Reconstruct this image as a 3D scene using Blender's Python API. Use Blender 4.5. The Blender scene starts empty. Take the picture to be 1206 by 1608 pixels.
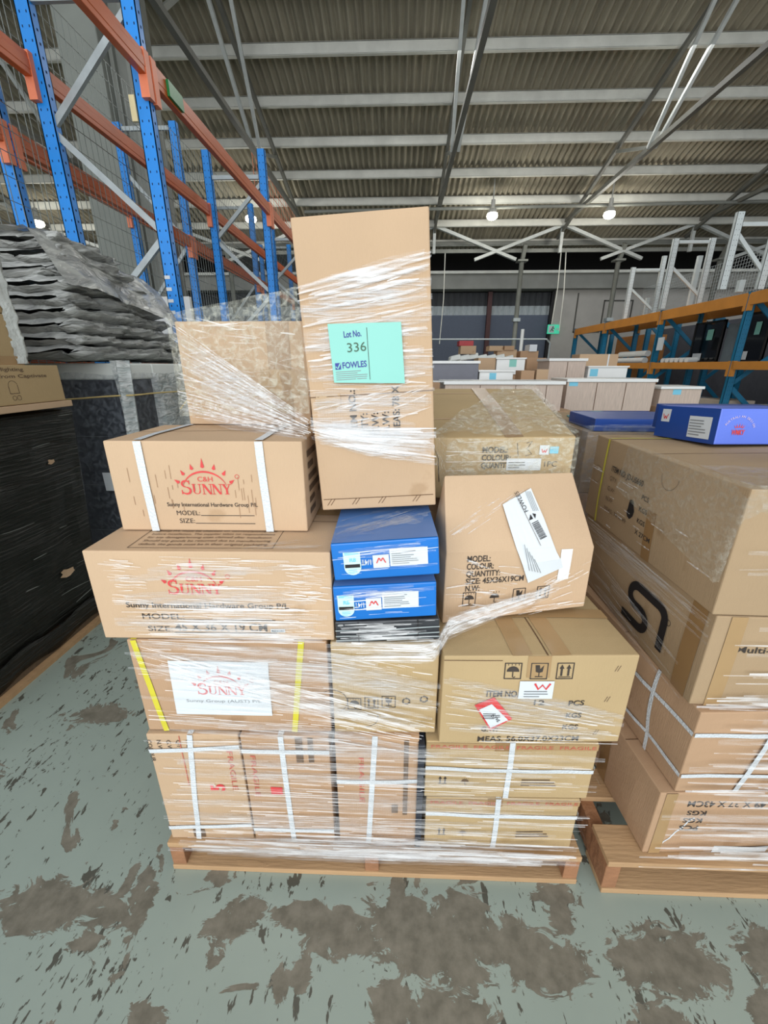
import bpy, bmesh, math, random
from mathutils import Vector, Matrix, Euler, noise
R = math.radians
SC = bpy.context.scene
COL = SC.collection
# ------------------------------------------------------------------ camera
CAM_H = 1.39; PITCH = math.atan(229/640.); YAW = math.atan(22/(640./math.cos(PITCH)))
cd = bpy.data.cameras.new('camera'); cam = bpy.data.objects.new('camera', cd); COL.objects.link(cam)
cam.location = (0, 0, CAM_H); cam.rotation_euler = (math.pi/2-PITCH, 0, YAW)
cd.sensor_fit = 'HORIZONTAL'; cd.sensor_width = 36; cd.lens = 640/1206*36; cd.clip_start = .02; cd.clip_end = 200
SC.camera = cam
# ------------------------------------------------------------------ world, light, exposure
SC.view_settings.view_transform = 'Standard'; SC.view_settings.look = 'None'
SC.view_settings.gamma = 1; SC.view_settings.use_curve_mapping = False
SC.view_settings.exposure = 0.32
SC.cycles.transparent_max_bounces = 40
wd = bpy.data.worlds.new('daylight'); SC.world = wd; wd.use_nodes = True
bg = wd.node_tree.nodes['Background']; bg.inputs[0].default_value = (.93, .97, 1, 1); bg.inputs[1].default_value = 0.85
def area(name, loc, rot, sx, sy, power, col=(1, 1, 1)):
    l = bpy.data.lights.new(name, 'AREA'); l.shape = 'RECTANGLE'; l.size = sx; l.size_y = sy; l.energy = power; l.color = col
    o = bpy.data.objects.new(name, l); COL.objects.link(o); o.location = loc; o.rotation_euler = rot; return o
area('roller_door_daylight', (-1.0, -5.5, 3.2), (R(84), 0, 0), 9, 5, 420, (.95, .98, 1))
area('skylight_daylight', (3, 11, 7.2), (0, 0, 0), 9, 1.2, 200, (1, .99, .95))
# ------------------------------------------------------------------ pixel -> world (photo pixels, real depth)
_f = Vector((-math.sin(YAW)*math.cos(PITCH), math.cos(YAW)*math.cos(PITCH), -math.sin(PITCH)))
_r = Vector((math.cos(YAW), math.sin(YAW), 0)); _u = _r.cross(_f); _C = Vector((0, 0, CAM_H))
def ray(x, y): return _f+_r*((x-603)/640.)+_u*((804-y)/640.)
def atY(x, y, Y): r = ray(x, y); return _C+r*(Y/r.y)
def atX(x, y, X): r = ray(x, y); return _C+r*(X/r.x)
def atZ(x, y, Z): r = ray(x, y); return _C+r*((Z-CAM_H)/r.z)
# ------------------------------------------------------------------ materials
def lin(c):
    c = c/255.; return c/12.92 if c <= .04045 else ((c+.055)/1.055)**2.4
def rgb(h): return (lin(h[0]), lin(h[1]), lin(h[2]), 1)
MATS = {}
def mat(name, col, rough=.6, metal=0, var=.08, scale=8, stretch=(1, 1, 1), bump=0, bscale=40, spec=.5, alpha=1, emit=0, wear=None, bstretch=None):
    if name in MATS: return MATS[name]
    m = bpy.data.materials.new(name); m.use_nodes = True; n = m.node_tree.nodes; L = m.node_tree.links; b = n['Principled BSDF']
    c = rgb(col); b.inputs['Roughness'].default_value = rough; b.inputs['Metallic'].default_value = metal
    b.inputs['Specular IOR Level'].default_value = spec
    tc = n.new('ShaderNodeTexCoord'); mp = n.new('ShaderNodeMapping'); L.new(tc.outputs['Object'], mp.inputs[0]); mp.inputs['Scale'].default_value = stretch
    nz = n.new('ShaderNodeTexNoise'); nz.inputs['Scale'].default_value = scale; nz.inputs['Detail'].default_value = 5; L.new(mp.outputs[0], nz.inputs['Vector'])
    rp = n.new('ShaderNodeValToRGB'); L.new(nz.outputs[0], rp.inputs[0])
    rp.color_ramp.elements[0].position = .3; rp.color_ramp.elements[1].position = .7
    rp.color_ramp.elements[0].color = (c[0]*(1-var), c[1]*(1-var), c[2]*(1-var), 1)
    rp.color_ramp.elements[1].color = (min(1, c[0]*(1+var)), min(1, c[1]*(1+var)), min(1, c[2]*(1+var)), 1)
    out = rp.outputs[0]
    if wear:
        n2 = n.new('ShaderNodeTexNoise'); n2.inputs['Scale'].default_value = wear[1]; n2.inputs['Detail'].default_value = 8; L.new(mp.outputs[0], n2.inputs['Vector'])
        r2 = n.new('ShaderNodeValToRGB'); r2.color_ramp.elements[0].position = wear[2]; r2.color_ramp.elements[1].position = wear[2]+.06; L.new(n2.outputs[0], r2.inputs[0])
        mx = n.new('ShaderNodeMixRGB'); L.new(r2.outputs[0], mx.inputs[0]); L.new(out, mx.inputs[1]); mx.inputs[2].default_value = rgb(wear[0]); out = mx.outputs[0]
    L.new(out, b.inputs['Base Color'])
    if emit: b.inputs['Emission Color'].default_value = c; b.inputs['Emission Strength'].default_value = emit
    if bump:
        mp2 = n.new('ShaderNodeMapping'); L.new(tc.outputs['Object'], mp2.inputs[0]); mp2.inputs['Scale'].default_value = bstretch or stretch
        n3 = n.new('ShaderNodeTexNoise'); n3.inputs['Scale'].default_value = bscale; n3.inputs['Detail'].default_value = 4; L.new(mp2.outputs[0], n3.inputs['Vector'])
        bm_ = n.new('ShaderNodeBump'); bm_.inputs['Strength'].default_value = bump; bm_.inputs['Distance'].default_value = .02; L.new(n3.outputs[0], bm_.inputs['Height']); L.new(bm_.outputs[0], b.inputs['Normal'])
    if alpha < 1: b.inputs['Alpha'].default_value = alpha
    MATS[name] = m; return m
def film(name, col, lo, hi, rough=.18, scale=30, stretch=(1, 1, 8), bump=.5, p0=.4, p1=.65):
    """clear plastic film: alpha varies with the creases"""
    m = bpy.data.materials.new(name); m.use_nodes = True; n = m.node_tree.nodes; L = m.node_tree.links; b = n['Principled BSDF']
    b.inputs['Base Color'].default_value = rgb(col); b.inputs['Roughness'].default_value = rough; b.inputs['Specular IOR Level'].default_value = .8
    tc = n.new('ShaderNodeTexCoord'); mp = n.new('ShaderNodeMapping'); mp.inputs['Scale'].default_value = stretch; L.new(tc.outputs['Object'], mp.inputs[0])
    nz = n.new('ShaderNodeTexNoise'); nz.inputs['Scale'].default_value = scale; nz.inputs['Detail'].default_value = 4; nz.inputs['Distortion'].default_value = .6; L.new(mp.outputs[0], nz.inputs['Vector'])
    mr = n.new('ShaderNodeMapRange'); mr.inputs[1].default_value = p0; mr.inputs[2].default_value = p1; mr.inputs[3].default_value = lo; mr.inputs[4].default_value = hi
    L.new(nz.outputs[0], mr.inputs[0]); L.new(mr.outputs[0], b.inputs['Alpha'])
    bp = n.new('ShaderNodeBump'); bp.inputs['Strength'].default_value = bump; bp.inputs['Distance'].default_value = .01; L.new(nz.outputs[0], bp.inputs['Height']); L.new(bp.outputs[0], b.inputs['Normal'])
    MATS[name] = m; return m
def cardboard(k, col):
    return mat('cardboard_'+k, col, .78, var=.06, scale=3, bump=.12, bscale=60, bstretch=(6, 6, .5), spec=.25, wear=((col[0]-12, col[1]-13, col[2]-14), 7, .66))
CB = cardboard('tan', (188, 160, 130)); CB2 = cardboard('warm', (178, 146, 116)); CB3 = cardboard('yellow', (180, 156, 117)); CB4 = cardboard('dull', (166, 142, 112)); CBP = cardboard('pale', (194, 166, 136))
TAPE = mat('brown_tape', (168, 138, 98), .22, var=.04, spec=.6); TAPED = mat('dark_tape', (148, 116, 78), .25, var=.05)
CLEAR = film('clear_tape', (215, 195, 150), .25, .35, .15, 10, (1, 1, 1), .1)
STRAPW = mat('white_strap', (210, 216, 220), .35, var=.03, bump=.3, bscale=200); STRAPY = mat('yellow_strap', (206, 196, 60), .35, var=.05)
INK = mat('black_ink', (58, 50, 44), .7, var=.25, scale=60); INKF = mat('faded_ink', (104, 84, 66), .7, var=.2, scale=60); INKB = mat('solid_black_ink', (30, 28, 30), .6)
INKR = mat('red_ink', (206, 66, 66), .7, var=.12, scale=40); INKP = mat('pink_ink', (206, 128, 128), .7, var=.1); INKBL = mat('navy_ink', (48, 60, 140), .6); REDT = mat('red_tape_print', (190, 96, 80), .5, var=.1); GREYI = mat('grey_ink', (130, 134, 136), .7)
PAPER = mat('white_paper', (212, 218, 222), .6, var=.02); PAPERG = mat('mint_paper', (136, 200, 188), .6, var=.02); CYAN = mat('cyan_ink', (120, 200, 226), .5, var=.02)
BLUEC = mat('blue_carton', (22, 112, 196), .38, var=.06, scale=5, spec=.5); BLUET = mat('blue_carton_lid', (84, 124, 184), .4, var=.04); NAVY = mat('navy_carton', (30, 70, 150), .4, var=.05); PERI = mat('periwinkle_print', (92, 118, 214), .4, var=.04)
SEAM = mat('seam_shadow_gap', (92, 66, 44), .9, var=.1)
FILMN = film('film_crease', (240, 240, 240), .10, .62, .25, 90, (.10, 1, 1), 0); FILMW = film('film_band', (228, 230, 232), .03, .26, .14, 14, (1.2, 1.2, 30), .25, .42, .7)
FILMS = film('film_sheet', (214, 214, 200), .08, .27, .1, 60, (1, 1, 1.5), .55, .42, .72); FILMC = film('film_crinkled', (222, 222, 206), .10, .46, .1, 55, (1, 1, 1.5), .6, .44, .7); FILMD = film('film_dim', (150, 158, 168), .12, .38, .14, 16, (2, 2, 2), .6)
WOOD = mat('pallet_wood', (176, 142, 104), .75, var=.10, scale=4, stretch=(1, 8, 8), bump=.12, bscale=20); WOODR = mat('pallet_block_wood', (150, 106, 74), .7, var=.2, scale=10, bump=.3); WOODD = mat('weathered_wood', (96, 80, 62), .8, var=.2, scale=6, stretch=(1, 12, 12), bump=.3)
BLUE = mat('rack_blue', (24, 138, 228), .35, var=.06, scale=4, spec=.5); TEAL = mat('rack_teal', (22, 112, 150), .4, var=.1, scale=4); ORANGE = mat('beam_orange', (196, 92, 36), .4, var=.1, scale=5); ORANGE2 = mat('beam_amber', (206, 136, 56), .4, var=.08, scale=4); CONN = mat('connector_orange', (232, 130, 92), .45)
GALV = mat('galvanised_steel', (168, 176, 178), .4, .35, var=.1, scale=12); GALVW = mat('white_galvanised', (204, 212, 212), .4, .1, var=.06); GREEN = mat('green_sticker', (26, 122, 62), .4); HOLE = mat('punched_hole', (12, 34, 70), .8); WIRE = mat('wire_mesh', (120, 126, 122), .4, .5)
PURL = mat('painted_purlin', (214, 214, 206), .6, var=.1, scale=3); TRUS = mat('truss_steel', (128, 130, 124), .55, var=.12, scale=3); TRUSC = mat('chord_steel', (104, 104, 98), .6, var=.15, scale=3); TRUSD = mat('dark_truss_steel', (74, 72, 66), .6, var=.15, scale=3); TRUSW = mat('pale_truss_steel', (190, 194, 192), .5, var=.08)
FOAM = mat('white_foam', (228, 232, 228), .7, var=.04); BLACKP = mat('black_cabinet_finish', (26, 28, 36), .4, var=.2); LEDW = mat('gloss_white', (232, 234, 232), .3, var=.02); BEIGE = mat('beige_board', (196, 180, 164), .5, var=.05)
VWOOD = mat('pale_wood_grain', (196, 178, 164), .5, var=.16, scale=14, stretch=(14, 14, .6)); GREYC = mat('slate_grey_board', (112, 114, 124), .5, var=.05)
# ------------------------------------------------------------------ mesh builder
class MB:
    def __init__(s): s.v = []; s.f = []
    def quad(s, a, b, c, d): i = len(s.v); s.v += [Vector(a), Vector(b), Vector(c), Vector(d)]; s.f.append((i, i+1, i+2, i+3)); return s
    def poly(s, pts): i = len(s.v); s.v += [Vector(p) for p in pts]; s.f.append(tuple(range(i, i+len(pts)))); return s
    def hexa(s, c):
        i = len(s.v); s.v += [Vector(p) for p in c]
        for q in ((0, 3, 2, 1), (4, 5, 6, 7), (0, 1, 5, 4), (1, 2, 6, 5), (2, 3, 7, 6), (3, 0, 4, 7)): s.f.append(tuple(i+k for k in q))
        return s
    def box(s, x0, x1, y0, y1, z0, z1): return s.hexa([(x0, y0, z0), (x1, y0, z0), (x1, y1, z0), (x0, y1, z0), (x0, y0, z1), (x1, y0, z1), (x1, y1, z1), (x0, y1, z1)])
    def bar(s, a, b, w, h, up=(0, 0, 1)):
        a = Vector(a); b = Vector(b); d = (b-a).normalized(); u = Vector(up)
        if abs(d.dot(u)) > .98: u = Vector((0, 1, 0))
        r = d.cross(u).normalized(); u = r.cross(d).normalized(); r = r*w/2; u = u*h/2
        return s.hexa([a-r-u, a+r-u, b+r-u, b-r-u, a-r+u, a+r+u, b+r+u, b-r+u])
    def tube(s, a, b, r0, r1=None, n=10, cap=True):
        r1 = r0 if r1 is None else r1; a = Vector(a); b = Vector(b); d = (b-a).normalized(); u = Vector((0, 0, 1)) if abs(d.z) < .95 else Vector((1, 0, 0))
        x = d.cross(u).normalized(); y = d.cross(x); i = len(s.v)
        for p, r in ((a, r0), (b, r1)):
            for k in range(n): t = 2*math.pi*k/n; s.v.append(p+x*r*math.cos(t)+y*r*math.sin(t))
        for k in range(n): s.f.append((i+k, i+(k+1) % n, i+n+(k+1) % n, i+n+k))
        if cap: s.f.append(tuple(i+k for k in range(n))); s.f.append(tuple(i+n+k for k in reversed(range(n))))
        return s
    def path(s, pts, r, n=6):
        for a, b in zip(pts, pts[1:]): s.tube(a, b, r, r, n)
        return s
    def grid(s, P, nu, nv):
        i = len(s.v)
        for a in range(nu+1):
            for b in range(nv+1): s.v.append(Vector(P(a/nu, b/nv)))
        for a in range(nu):
            for b in range(nv): k = i+a*(nv+1)+b; s.f.append((k, k+nv+1, k+nv+2, k+1))
        return s
    def build(s, name, m, parent=None, smooth=False, bevel=0, solid=0):
        me = bpy.data.meshes.new(name); me.from_pydata([tuple(v) for v in s.v], [], s.f); me.update()
        if smooth: me.shade_smooth()
        me.materials.append(m); o = bpy.data.objects.new(name, me); COL.objects.link(o)
        if parent is not None: o.parent = parent
        if bevel: b = o.modifiers.new('bevel', 'BEVEL'); b.width = bevel; b.segments = 2; b.limit_method = 'ANGLE'; b.angle_limit = R(50)
        if solid: q = o.modifiers.new('solid', 'SOLIDIFY'); q.thickness = solid
        return o
def fixn(o):
    bm = bmesh.new(); bm.from_mesh(o.data); bmesh.ops.recalc_face_normals(bm, faces=bm.faces); bm.to_mesh(o.data); bm.free(); return o
def tag(o, label, cat, group=None, kind=None):
    if label: o['label'] = label
    if cat: o['category'] = cat
    if group: o['group'] = group
    if kind: o['kind'] = kind
    return o
def struct(o): o['kind'] = 'structure'; return o
def empty(name, loc, label, cat, rot=None, group=None):
    o = bpy.data.objects.new(name, None); COL.objects.link(o); o.location = loc; o.empty_display_size = .1
    if rot: o.rotation_euler = rot
    return tag(o, label, cat, group)
def rotm(yw, pt, rl): return Matrix.Rotation(R(yw), 4, 'Z') @ Matrix.Rotation(R(pt), 4, 'X') @ Matrix.Rotation(R(rl), 4, 'Y')
# ------------------------------------------------------------------ cartons
class Carton:
    """local frame: front face at y=0, x 0..w, z 0..h; faces F B L R T addressed by u,v in 0..1"""
    def __init__(s, label, x, y, z, w, d, h, yaw=0, pitch=0, roll=0, m=None, corners=None, name='carton', cat='carton', group=None, bulge=.003, crush=.002, seam=True, seed=0, n=8, bevel=.003):
        s.M = Matrix.Translation((x, y, z)) @ rotm(yaw, pitch, roll); s.w, s.d, s.h = w, d, h; s.seed = seed*7.3+x*3+z*5; s.b = bulge; s.cr = crush
        s.root = bpy.data.objects.new(name, None); COL.objects.link(s.root); s.root.matrix_world = s.M; s.root.empty_display_size = .05; tag(s.root, label, cat, group)
        c = corners or [(0, 0, 0), (w, 0, 0), (w, d, 0), (0, d, 0), (0, 0, h), (w, 0, h), (w, d, h), (0, d, h)]
        c = [Vector(p) for p in c]; s.c = c
        s.faces = {'F': (c[0], c[1], c[5], c[4]), 'R': (c[1], c[2], c[6], c[5]), 'B': (c[2], c[3], c[7], c[6]), 'L': (c[3], c[0], c[4], c[7]), 'T': (c[4], c[5], c[6], c[7]), 'D': (c[3], c[2], c[1], c[0])}
        mb = MB()
        for k in 'FRBLTD': mb.grid(lambda u, v, k=k: s.fp(k, u, v, 0), n, n)
        o = mb.build('body', m or CB, s.root); bm = bmesh.new(); bm.from_mesh(o.data); bmesh.ops.remove_doubles(bm, verts=bm.verts, dist=1e-5); bmesh.ops.recalc_face_normals(bm, faces=bm.faces); bm.to_mesh(o.data); bm.free()
        if bevel: b = o.modifiers.new('bevel', 'BEVEL'); b.width = bevel; b.segments = 2; b.limit_method = 'ANGLE'; b.angle_limit = R(40)
        s.body = o
        if seam: s.strip('T', 0, .5, 1, .5, .0025, SEAM, 'flap_seam', .0008)
    def size(s, k):
        a, b, c, d = s.faces[k]; return ((b-a).length+(c-d).length)/2, ((d-a).length+(c-b).length)/2
    def fp(s, k, u, v, off):
        a, b, c, d = s.faces[k]; p = a*(1-u)*(1-v)+b*u*(1-v)+c*u*v+d*(1-u)*v
        nn = (b-a).cross(d-a).normalized(); uu = min(1, max(0, u)); vv = min(1, max(0, v)); e = math.sin(math.pi*uu)*math.sin(math.pi*vv)
        q = s.b*e+s.cr*noise.noise(Vector((p.x*9+s.seed, p.y*9, p.z*9)))*min(1, e*3)
        return p+nn*(q+off)
    def P(s, k, u, v, off=.004): return s.M @ s.fp(k, u, v, off)
    def flat(s, k, polys, m, name, off=.0012, parent=None, div=0):
        """polys in metres on the face, origin at its lower left"""
        W, H = s.size(k); mb = MB()
        for p in polys: mb.poly([s.fp(k, a/W, b/H, off) for a, b in p])
        return mb.build(name, m, parent or s.root)
    def strip(s, k, u0, v0, u1, v1, wd, m, name, off=.0016, n=14, parent=None, lift=0):
        W, H = s.size(k); d = Vector(((u1-u0)*W, (v1-v0)*H)); q = Vector((-d.y, d.x)).normalized()*wd/2; q = (q.x/W, q.y/H)
        return MB().grid(lambda a, b: s.fp(k, u0+(u1-u0)*a+q[0]*(2*b-1), v0+(v1-v0)*a+q[1]*(2*b-1), off+lift*math.sin(math.pi*a)), n, 2).build(name, m, parent or s.root)
    def patch(s, k, pts, m, name, off=.0016, parent=None, n=8, wav=0):
        """quad patch, corners (u,v) anticlockwise from lower left"""
        a, b, c, d = [Vector(p) for p in pts]
        def P(u, v):
            q = a*(1-u)*(1-v)+b*u*(1-v)+c*u*v+d*(1-u)*v; return s.fp(k, q.x, q.y, off+wav*(.5+.5*math.sin(u*9+v*4)))
        return MB().grid(P, n, n).build(name, m, parent or s.root)
    def text(s, k, st, u, v, size, m=None, rot=0, name='printed_text', fit=None, align='LEFT', off=.0014, parent=None, bold=.0, shear=0, line=1.0, vs=1.0, jus=None):
        """size = letter height in metres; u,v = anchor in metres (lower-left origin); fit = total width"""
        W, H = s.size(k); cu = bpy.data.curves.new('t', 'FONT'); cu.body = st; cu.size = 1; cu.align_x = align; cu.offset = bold; cu.shear = shear; cu.space_line = line; cu.resolution_u = 3
        ob = bpy.data.objects.new('t', cu); COL.objects.link(ob); me = bpy.data.meshes.new_from_object(ob.evaluated_get(bpy.context.evaluated_depsgraph_get()))
        xs = [q.co.x for q in me.vertices] or [0]; wd = max(xs)-min(xs); sc = size/.7; sx = (fit/wd) if (fit and wd) else sc
        ca, sa = math.cos(R(rot)), math.sin(R(rot))
        bm = bmesh.new(); bm.from_mesh(me)
        for q in bm.verts:
            x = q.co.x*sx; y = q.co.y*sc*vs; q.co = s.fp(k, (u+x*ca-y*sa)/W, (v+x*sa+y*ca)/H, off)
        bm.to_mesh(me); bm.free(); me.materials.clear(); me.materials.append(m or INK); me.name = name
        o = bpy.data.objects.new(name, me); COL.objects.link(o); o.parent = parent or s.root
        bpy.data.objects.remove(ob); bpy.data.curves.remove(cu); return o
    def vstrap(s, u, m=STRAPW, wd=.014, faces='FTB', tilt=0, name='strap', off=.0022):
        for k in faces:
            uu = u if k != 'B' else 1-u
            s.strip(k, uu+(tilt if k == 'F' else 0), 0, uu, 1, wd, m, name, off)
    def hstrap(s, v, m=STRAPW, wd=.013, faces='LFR', off=.003, dv=0):
        for k in faces: s.strip(k, 0, v, 1, v+(dv if k == 'F' else 0), wd, m, 'strap', off)
def circ(cx, cy, r, n=14, a0=0, a1=360): return [(cx+r*math.cos(R(a0+(a1-a0)*i/n)), cy+r*math.sin(R(a0+(a1-a0)*i/n))) for i in range(n+(0 if a1-a0 == 360 else 1))]
def arcband(cx, cy, r, w0, w1, a0, a1, n=16, ry=None):
    ry = ry or r; o = []; i = []
    for k in range(n+1):
        t = k/n; a = R(a0+(a1-a0)*t); w = w0+(w1-w0)*math.sin(math.pi*t)
        o.append((cx+(r+w/2)*math.cos(a), cy+(ry+w/2)*math.sin(a))); i.append((cx+(r-w/2)*math.cos(a), cy+(ry-w/2)*math.sin(a)))
    return [[o[k], o[k+1], i[k+1], i[k]] for k in range(n)]
def rect(x0, y0, x1, y1): return [(x0, y0), (x1, y0), (x1, y1), (x0, y1)]
GL = {  # serif capitals, unit height
 'U': [rect(.08, .3, .24, 1), rect(.62, .3, .68, 1), rect(0, .94, .32, 1), rect(.52, .94, .78, 1)]+arcband(.38, .32, .26, .12, .05, 180, 360, 10, .27),
 'N': [rect(.1, 0, .16, 1), rect(.72, 0, .78, 1), [(.02, 1), (.24, 1), (.8, 0), (.62, 0)], rect(0, 0, .27, .06), rect(.6, .94, .88, 1)],
 'Y': [[(.06, 1), (.26, 1), (.48, .5), (.36, .42)], [(.66, 1), (.73, 1), (.48, .44), (.42, .5)], rect(.34, .05, .5, .5), rect(.24, 0, .6, .06), rect(0, .94, .34, 1), rect(.54, .94, .84, 1)],
 'S': arcband(.36, .74, .24, .06, .12, 30, 265, 14, .22)+arcband(.34, .27, .27, .06, .14, -150, 85, 14, .24)+[rect(.54, .72, .6, 1), rect(.04, 0, .1, .3)]}
def sun_logo(ct, k, cx, cy, W, m, sub='C&H', sm=None):
    """rising-sun emblem over the word; W = width of the word"""
    e = bpy.data.objects.new('printed_logo', None); COL.objects.link(e); e.parent = ct.root
    s = W/4.2; pol = []; x = cx-W/2
    for ch, sc in (('S', 1.35), ('U', 1), ('N', 1), ('N', 1), ('Y', 1)):
        for p in GL[ch]: pol.append([(x+a*s*sc, cy+b*s*sc*.9) for a, b in p])
        x += (.83 if ch != 'S' else .72)*s*sc
    ct.flat(k, pol, m, 'logo_word', parent=e)
    pol = arcband(cx, cy+s*.2, W*.46, .02*s, .16*s, 18, 162, 20, s*1.75); ct.flat(k, pol, m, 'logo_arc', parent=e)
    pol = []
    for i in range(7):
        a = R(22+136*i/6); px, py = cx+W*.56*math.cos(a), cy+s*.25+s*2.1*math.sin(a); L_ = s*(.75 if i == 3 else .42); dx, dy = math.cos(a)*.6, math.sin(a); q = math.hypot(dx, dy); dx /= q; dy /= q
        pol.append([(px-dy*s*.16, py+dx*s*.16), (px-dx*s*.1, py-dy*s*.1), (px+dy*s*.16, py-dx*s*.16), (px+dx*L_, py+dy*L_)])
    ct.flat(k, pol, m, 'logo_rays', parent=e)
    ct.text(k, sub, cx-W*.14, cy+s*1.12, s*.42, m, fit=W*.3, name='logo_initials', parent=e)
    ct.flat(k, arcband(cx+W*.66, cy+s*1.55, s*.17, .04*s, .04*s, 0, 360, 12), m, 'logo_ring', parent=e)
def thick(pts, w): # offset a polyline to a list of quads
    o = []
    P_ = [Vector(p) for p in pts]; N = []
    for i in range(len(P_)):
        d = (P_[min(i+1, len(P_)-1)]-P_[max(i-1, 0)]).normalized(); N.append(Vector((-d.y, d.x))*w/2)
    for i in range(len(P_)-1): o.append([tuple(P_[i]+N[i]), tuple(P_[i]-N[i]), tuple(P_[i+1]-N[i+1]), tuple(P_[i+1]+N[i+1])])
    return o
def icon(ct, k, kind, x, y, s, m=INK, frame=True, parent=None):
    pol = []
    t = s*.06
    if frame: pol += [rect(x, y, x+s, y+t), rect(x, y+s*1.1-t, x+s, y+s*1.1), rect(x, y, x+t, y+s*1.1), rect(x+s-t, y, x+s, y+s*1.1)]
    cx = x+s/2
    if kind == 'umbrella': pol += [circ(cx, y+s*.5, s*.36, 12, 0, 180), rect(cx-t/2, y+s*.15, cx+t/2, y+s*.6)]+arcband(cx+s*.07, y+s*.18, s*.07, t*.8, t*.8, 180, 360, 6)+[rect(x+s*q, y+s*.92, x+s*q+t*.6, y+s*1.02) for q in (.2, .4, .6, .8)]
    if kind == 'glass': pol += [[(x+s*.25, y+s*.95), (x+s*.3, y+s*.5), (cx-t/2, y+s*.45), (cx+t/2, y+s*.45), (x+s*.7, y+s*.5), (x+s*.75, y+s*.95), (cx+s*.05, y+s*.7), (cx, y+s*.95)], rect(cx-t/2, y+s*.2, cx+t/2, y+s*.46), rect(x+s*.28, y+s*.15, x+s*.72, y+s*.22)]
    if kind == 'arrows':
        for q in (.3, .7): X = x+s*q; pol += [rect(X-t, y+s*.22, X+t, y+s*.75), [(X-s*.14, y+s*.7), (X+s*.14, y+s*.7), (X, y+s*.98)]]
        pol.append(rect(x+s*.15, y+s*.12, x+s*.85, y+s*.17))
    if kind == 'recycle':
        for a in (0, 120, 240): pol += arcband(cx, y+s*.55, s*.3, t*2, t*2, a, a+85, 6); pol.append([(cx+s*.18*math.cos(R(a+85)), y+s*.55+s*.18*math.sin(R(a+85))), (cx+s*.44*math.cos(R(a+85)), y+s*.55+s*.44*math.sin(R(a+85))), (cx+s*.33*math.cos(R(a+112)), y+s*.55+s*.33*math.sin(R(a+112)))])
    return ct.flat(k, pol, m, 'printed_symbol', parent=parent)
def wlabel(ct, k, x, y, w, h, sub=INKR, parent=None, name='brand_label', flip=False):
    """white sticker with the zig-zag W mark"""
    o = ct.flat(k, [rect(x, y, x+w, y+h)], PAPER, name, .0022)
    f = (lambda q: 1-q) if flip else (lambda q: q)
    z = [(.22, .62), (.38, .22), (.5, .48), (.62, .22), (.78, .62)]
    pol = []
    for (a, b), (c, d) in zip(z, z[1:]): t = .09; pol.append([(x+w*(a-t/2), y+h*f(b)), (x+w*(a+t/2), y+h*f(b)), (x+w*(c+t/2), y+h*f(d)), (x+w*(c-t/2), y+h*f(d))])
    ct.flat(k, pol, sub, 'label_mark', .0028, parent=o); return o
def lines(ct, k, x, y, w, h, n, m=GREYI, parent=None, seed=1, off=.003):
    r = random.Random(seed); ct.flat(k, [rect(x, y+h*(i+.2)/n, x+w*r.uniform(.55, 1), y+h*(i+.55)/n) for i in range(n)], m, 'small_print', off, parent=parent)
def barcode(ct, k, x, y, w, h, parent, seed=2, off=.003, rot=0):
    r = random.Random(seed); pol = []; t = 0
    while t < 1:
        b = r.uniform(.012, .04); pol.append([(t, 0), (min(1, t+b), 0), (min(1, t+b), 1), (t, 1)]); t += b+r.uniform(.015, .04)
    c, s_ = math.cos(R(rot)), math.sin(R(rot))
    ct.flat(k, [[(x+a*w*c-b*h*s_, y+a*w*s_+b*h*c) for a, b in p] for p in pol], INKB, 'barcode', off, parent=parent)
# ------------------------------------------------------------------ stretch film
def lerp_path(P, t):
    t = min(.99999, max(0, t)); n = len(P)-1; i = int(t*n); f = t*n-i; return P[i].lerp(P[i+1], f)
def ribbons(parent, top, bot, n, wr, seed, m=None, name='film_band', span=(.15, 1), seg=10, jit=.003, out=Vector((0, -1, 0)), slope=.03):
    top = [Vector(p) for p in top]; bot = [Vector(p) for p in bot]; r = random.Random(seed); mb = MB()
    for i in range(n):
        q = r.random(); L_ = r.uniform(*span); s0 = r.uniform(0, 1-L_) if L_ < 1 else 0; s1 = min(1, s0+L_); w = r.uniform(*wr); dq = r.uniform(-slope, slope); ph = r.uniform(0, 9); oo = r.uniform(0, jit)
        k0 = len(mb.v); ns = max(3, int(seg*L_)+2)
        for k in range(ns+1):
            t = s0+(s1-s0)*k/ns; a, b = lerp_path(top, t), lerp_path(bot, t); d = b-a; Ln = max(d.length, 1e-4); d = d/Ln
            c = a+(b-a)*min(1, max(0, q+dq*(t-.5)+.006*math.sin(t*14+ph))); ww = w*(.35+.65*math.sin(math.pi*(.08+.84*k/ns)))
            mb.v.append(c-d*ww/2+out*(oo+.0004)); mb.v.append(c+d*ww/2+out*(oo+.001+.4*ww*math.sin(ph+t*6)*.3))
        for k in range(ns): z = k0+2*k; mb.f.append((z, z+1, z+3, z+2))
    o = mb.build(name, m or FILMN, parent)
    if parent is not None: o.matrix_parent_inverse = Matrix.Translation(-parent.location)
    return o
def sheet(parent, top, bot, nu, nv, amp, seed, m=None, name='film_sheet', out=Vector((0, -1, 0)), fr=14):
    top = [Vector(p) for p in top]; bot = [Vector(p) for p in bot]
    def P(u, v):
        p = lerp_path(top, u).lerp(lerp_path(bot, u), v); return p+out*amp*(noise.noise(p*fr+Vector((seed, 0, 0)))+.5*noise.noise(p*fr*2.7+Vector((0, seed, 0))))
    o = MB().grid(P, nu, nv).build(name, m or FILMS, parent, smooth=True)
    if parent is not None: o.matrix_parent_inverse = Matrix.Translation(-parent.location)
    return o
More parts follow.
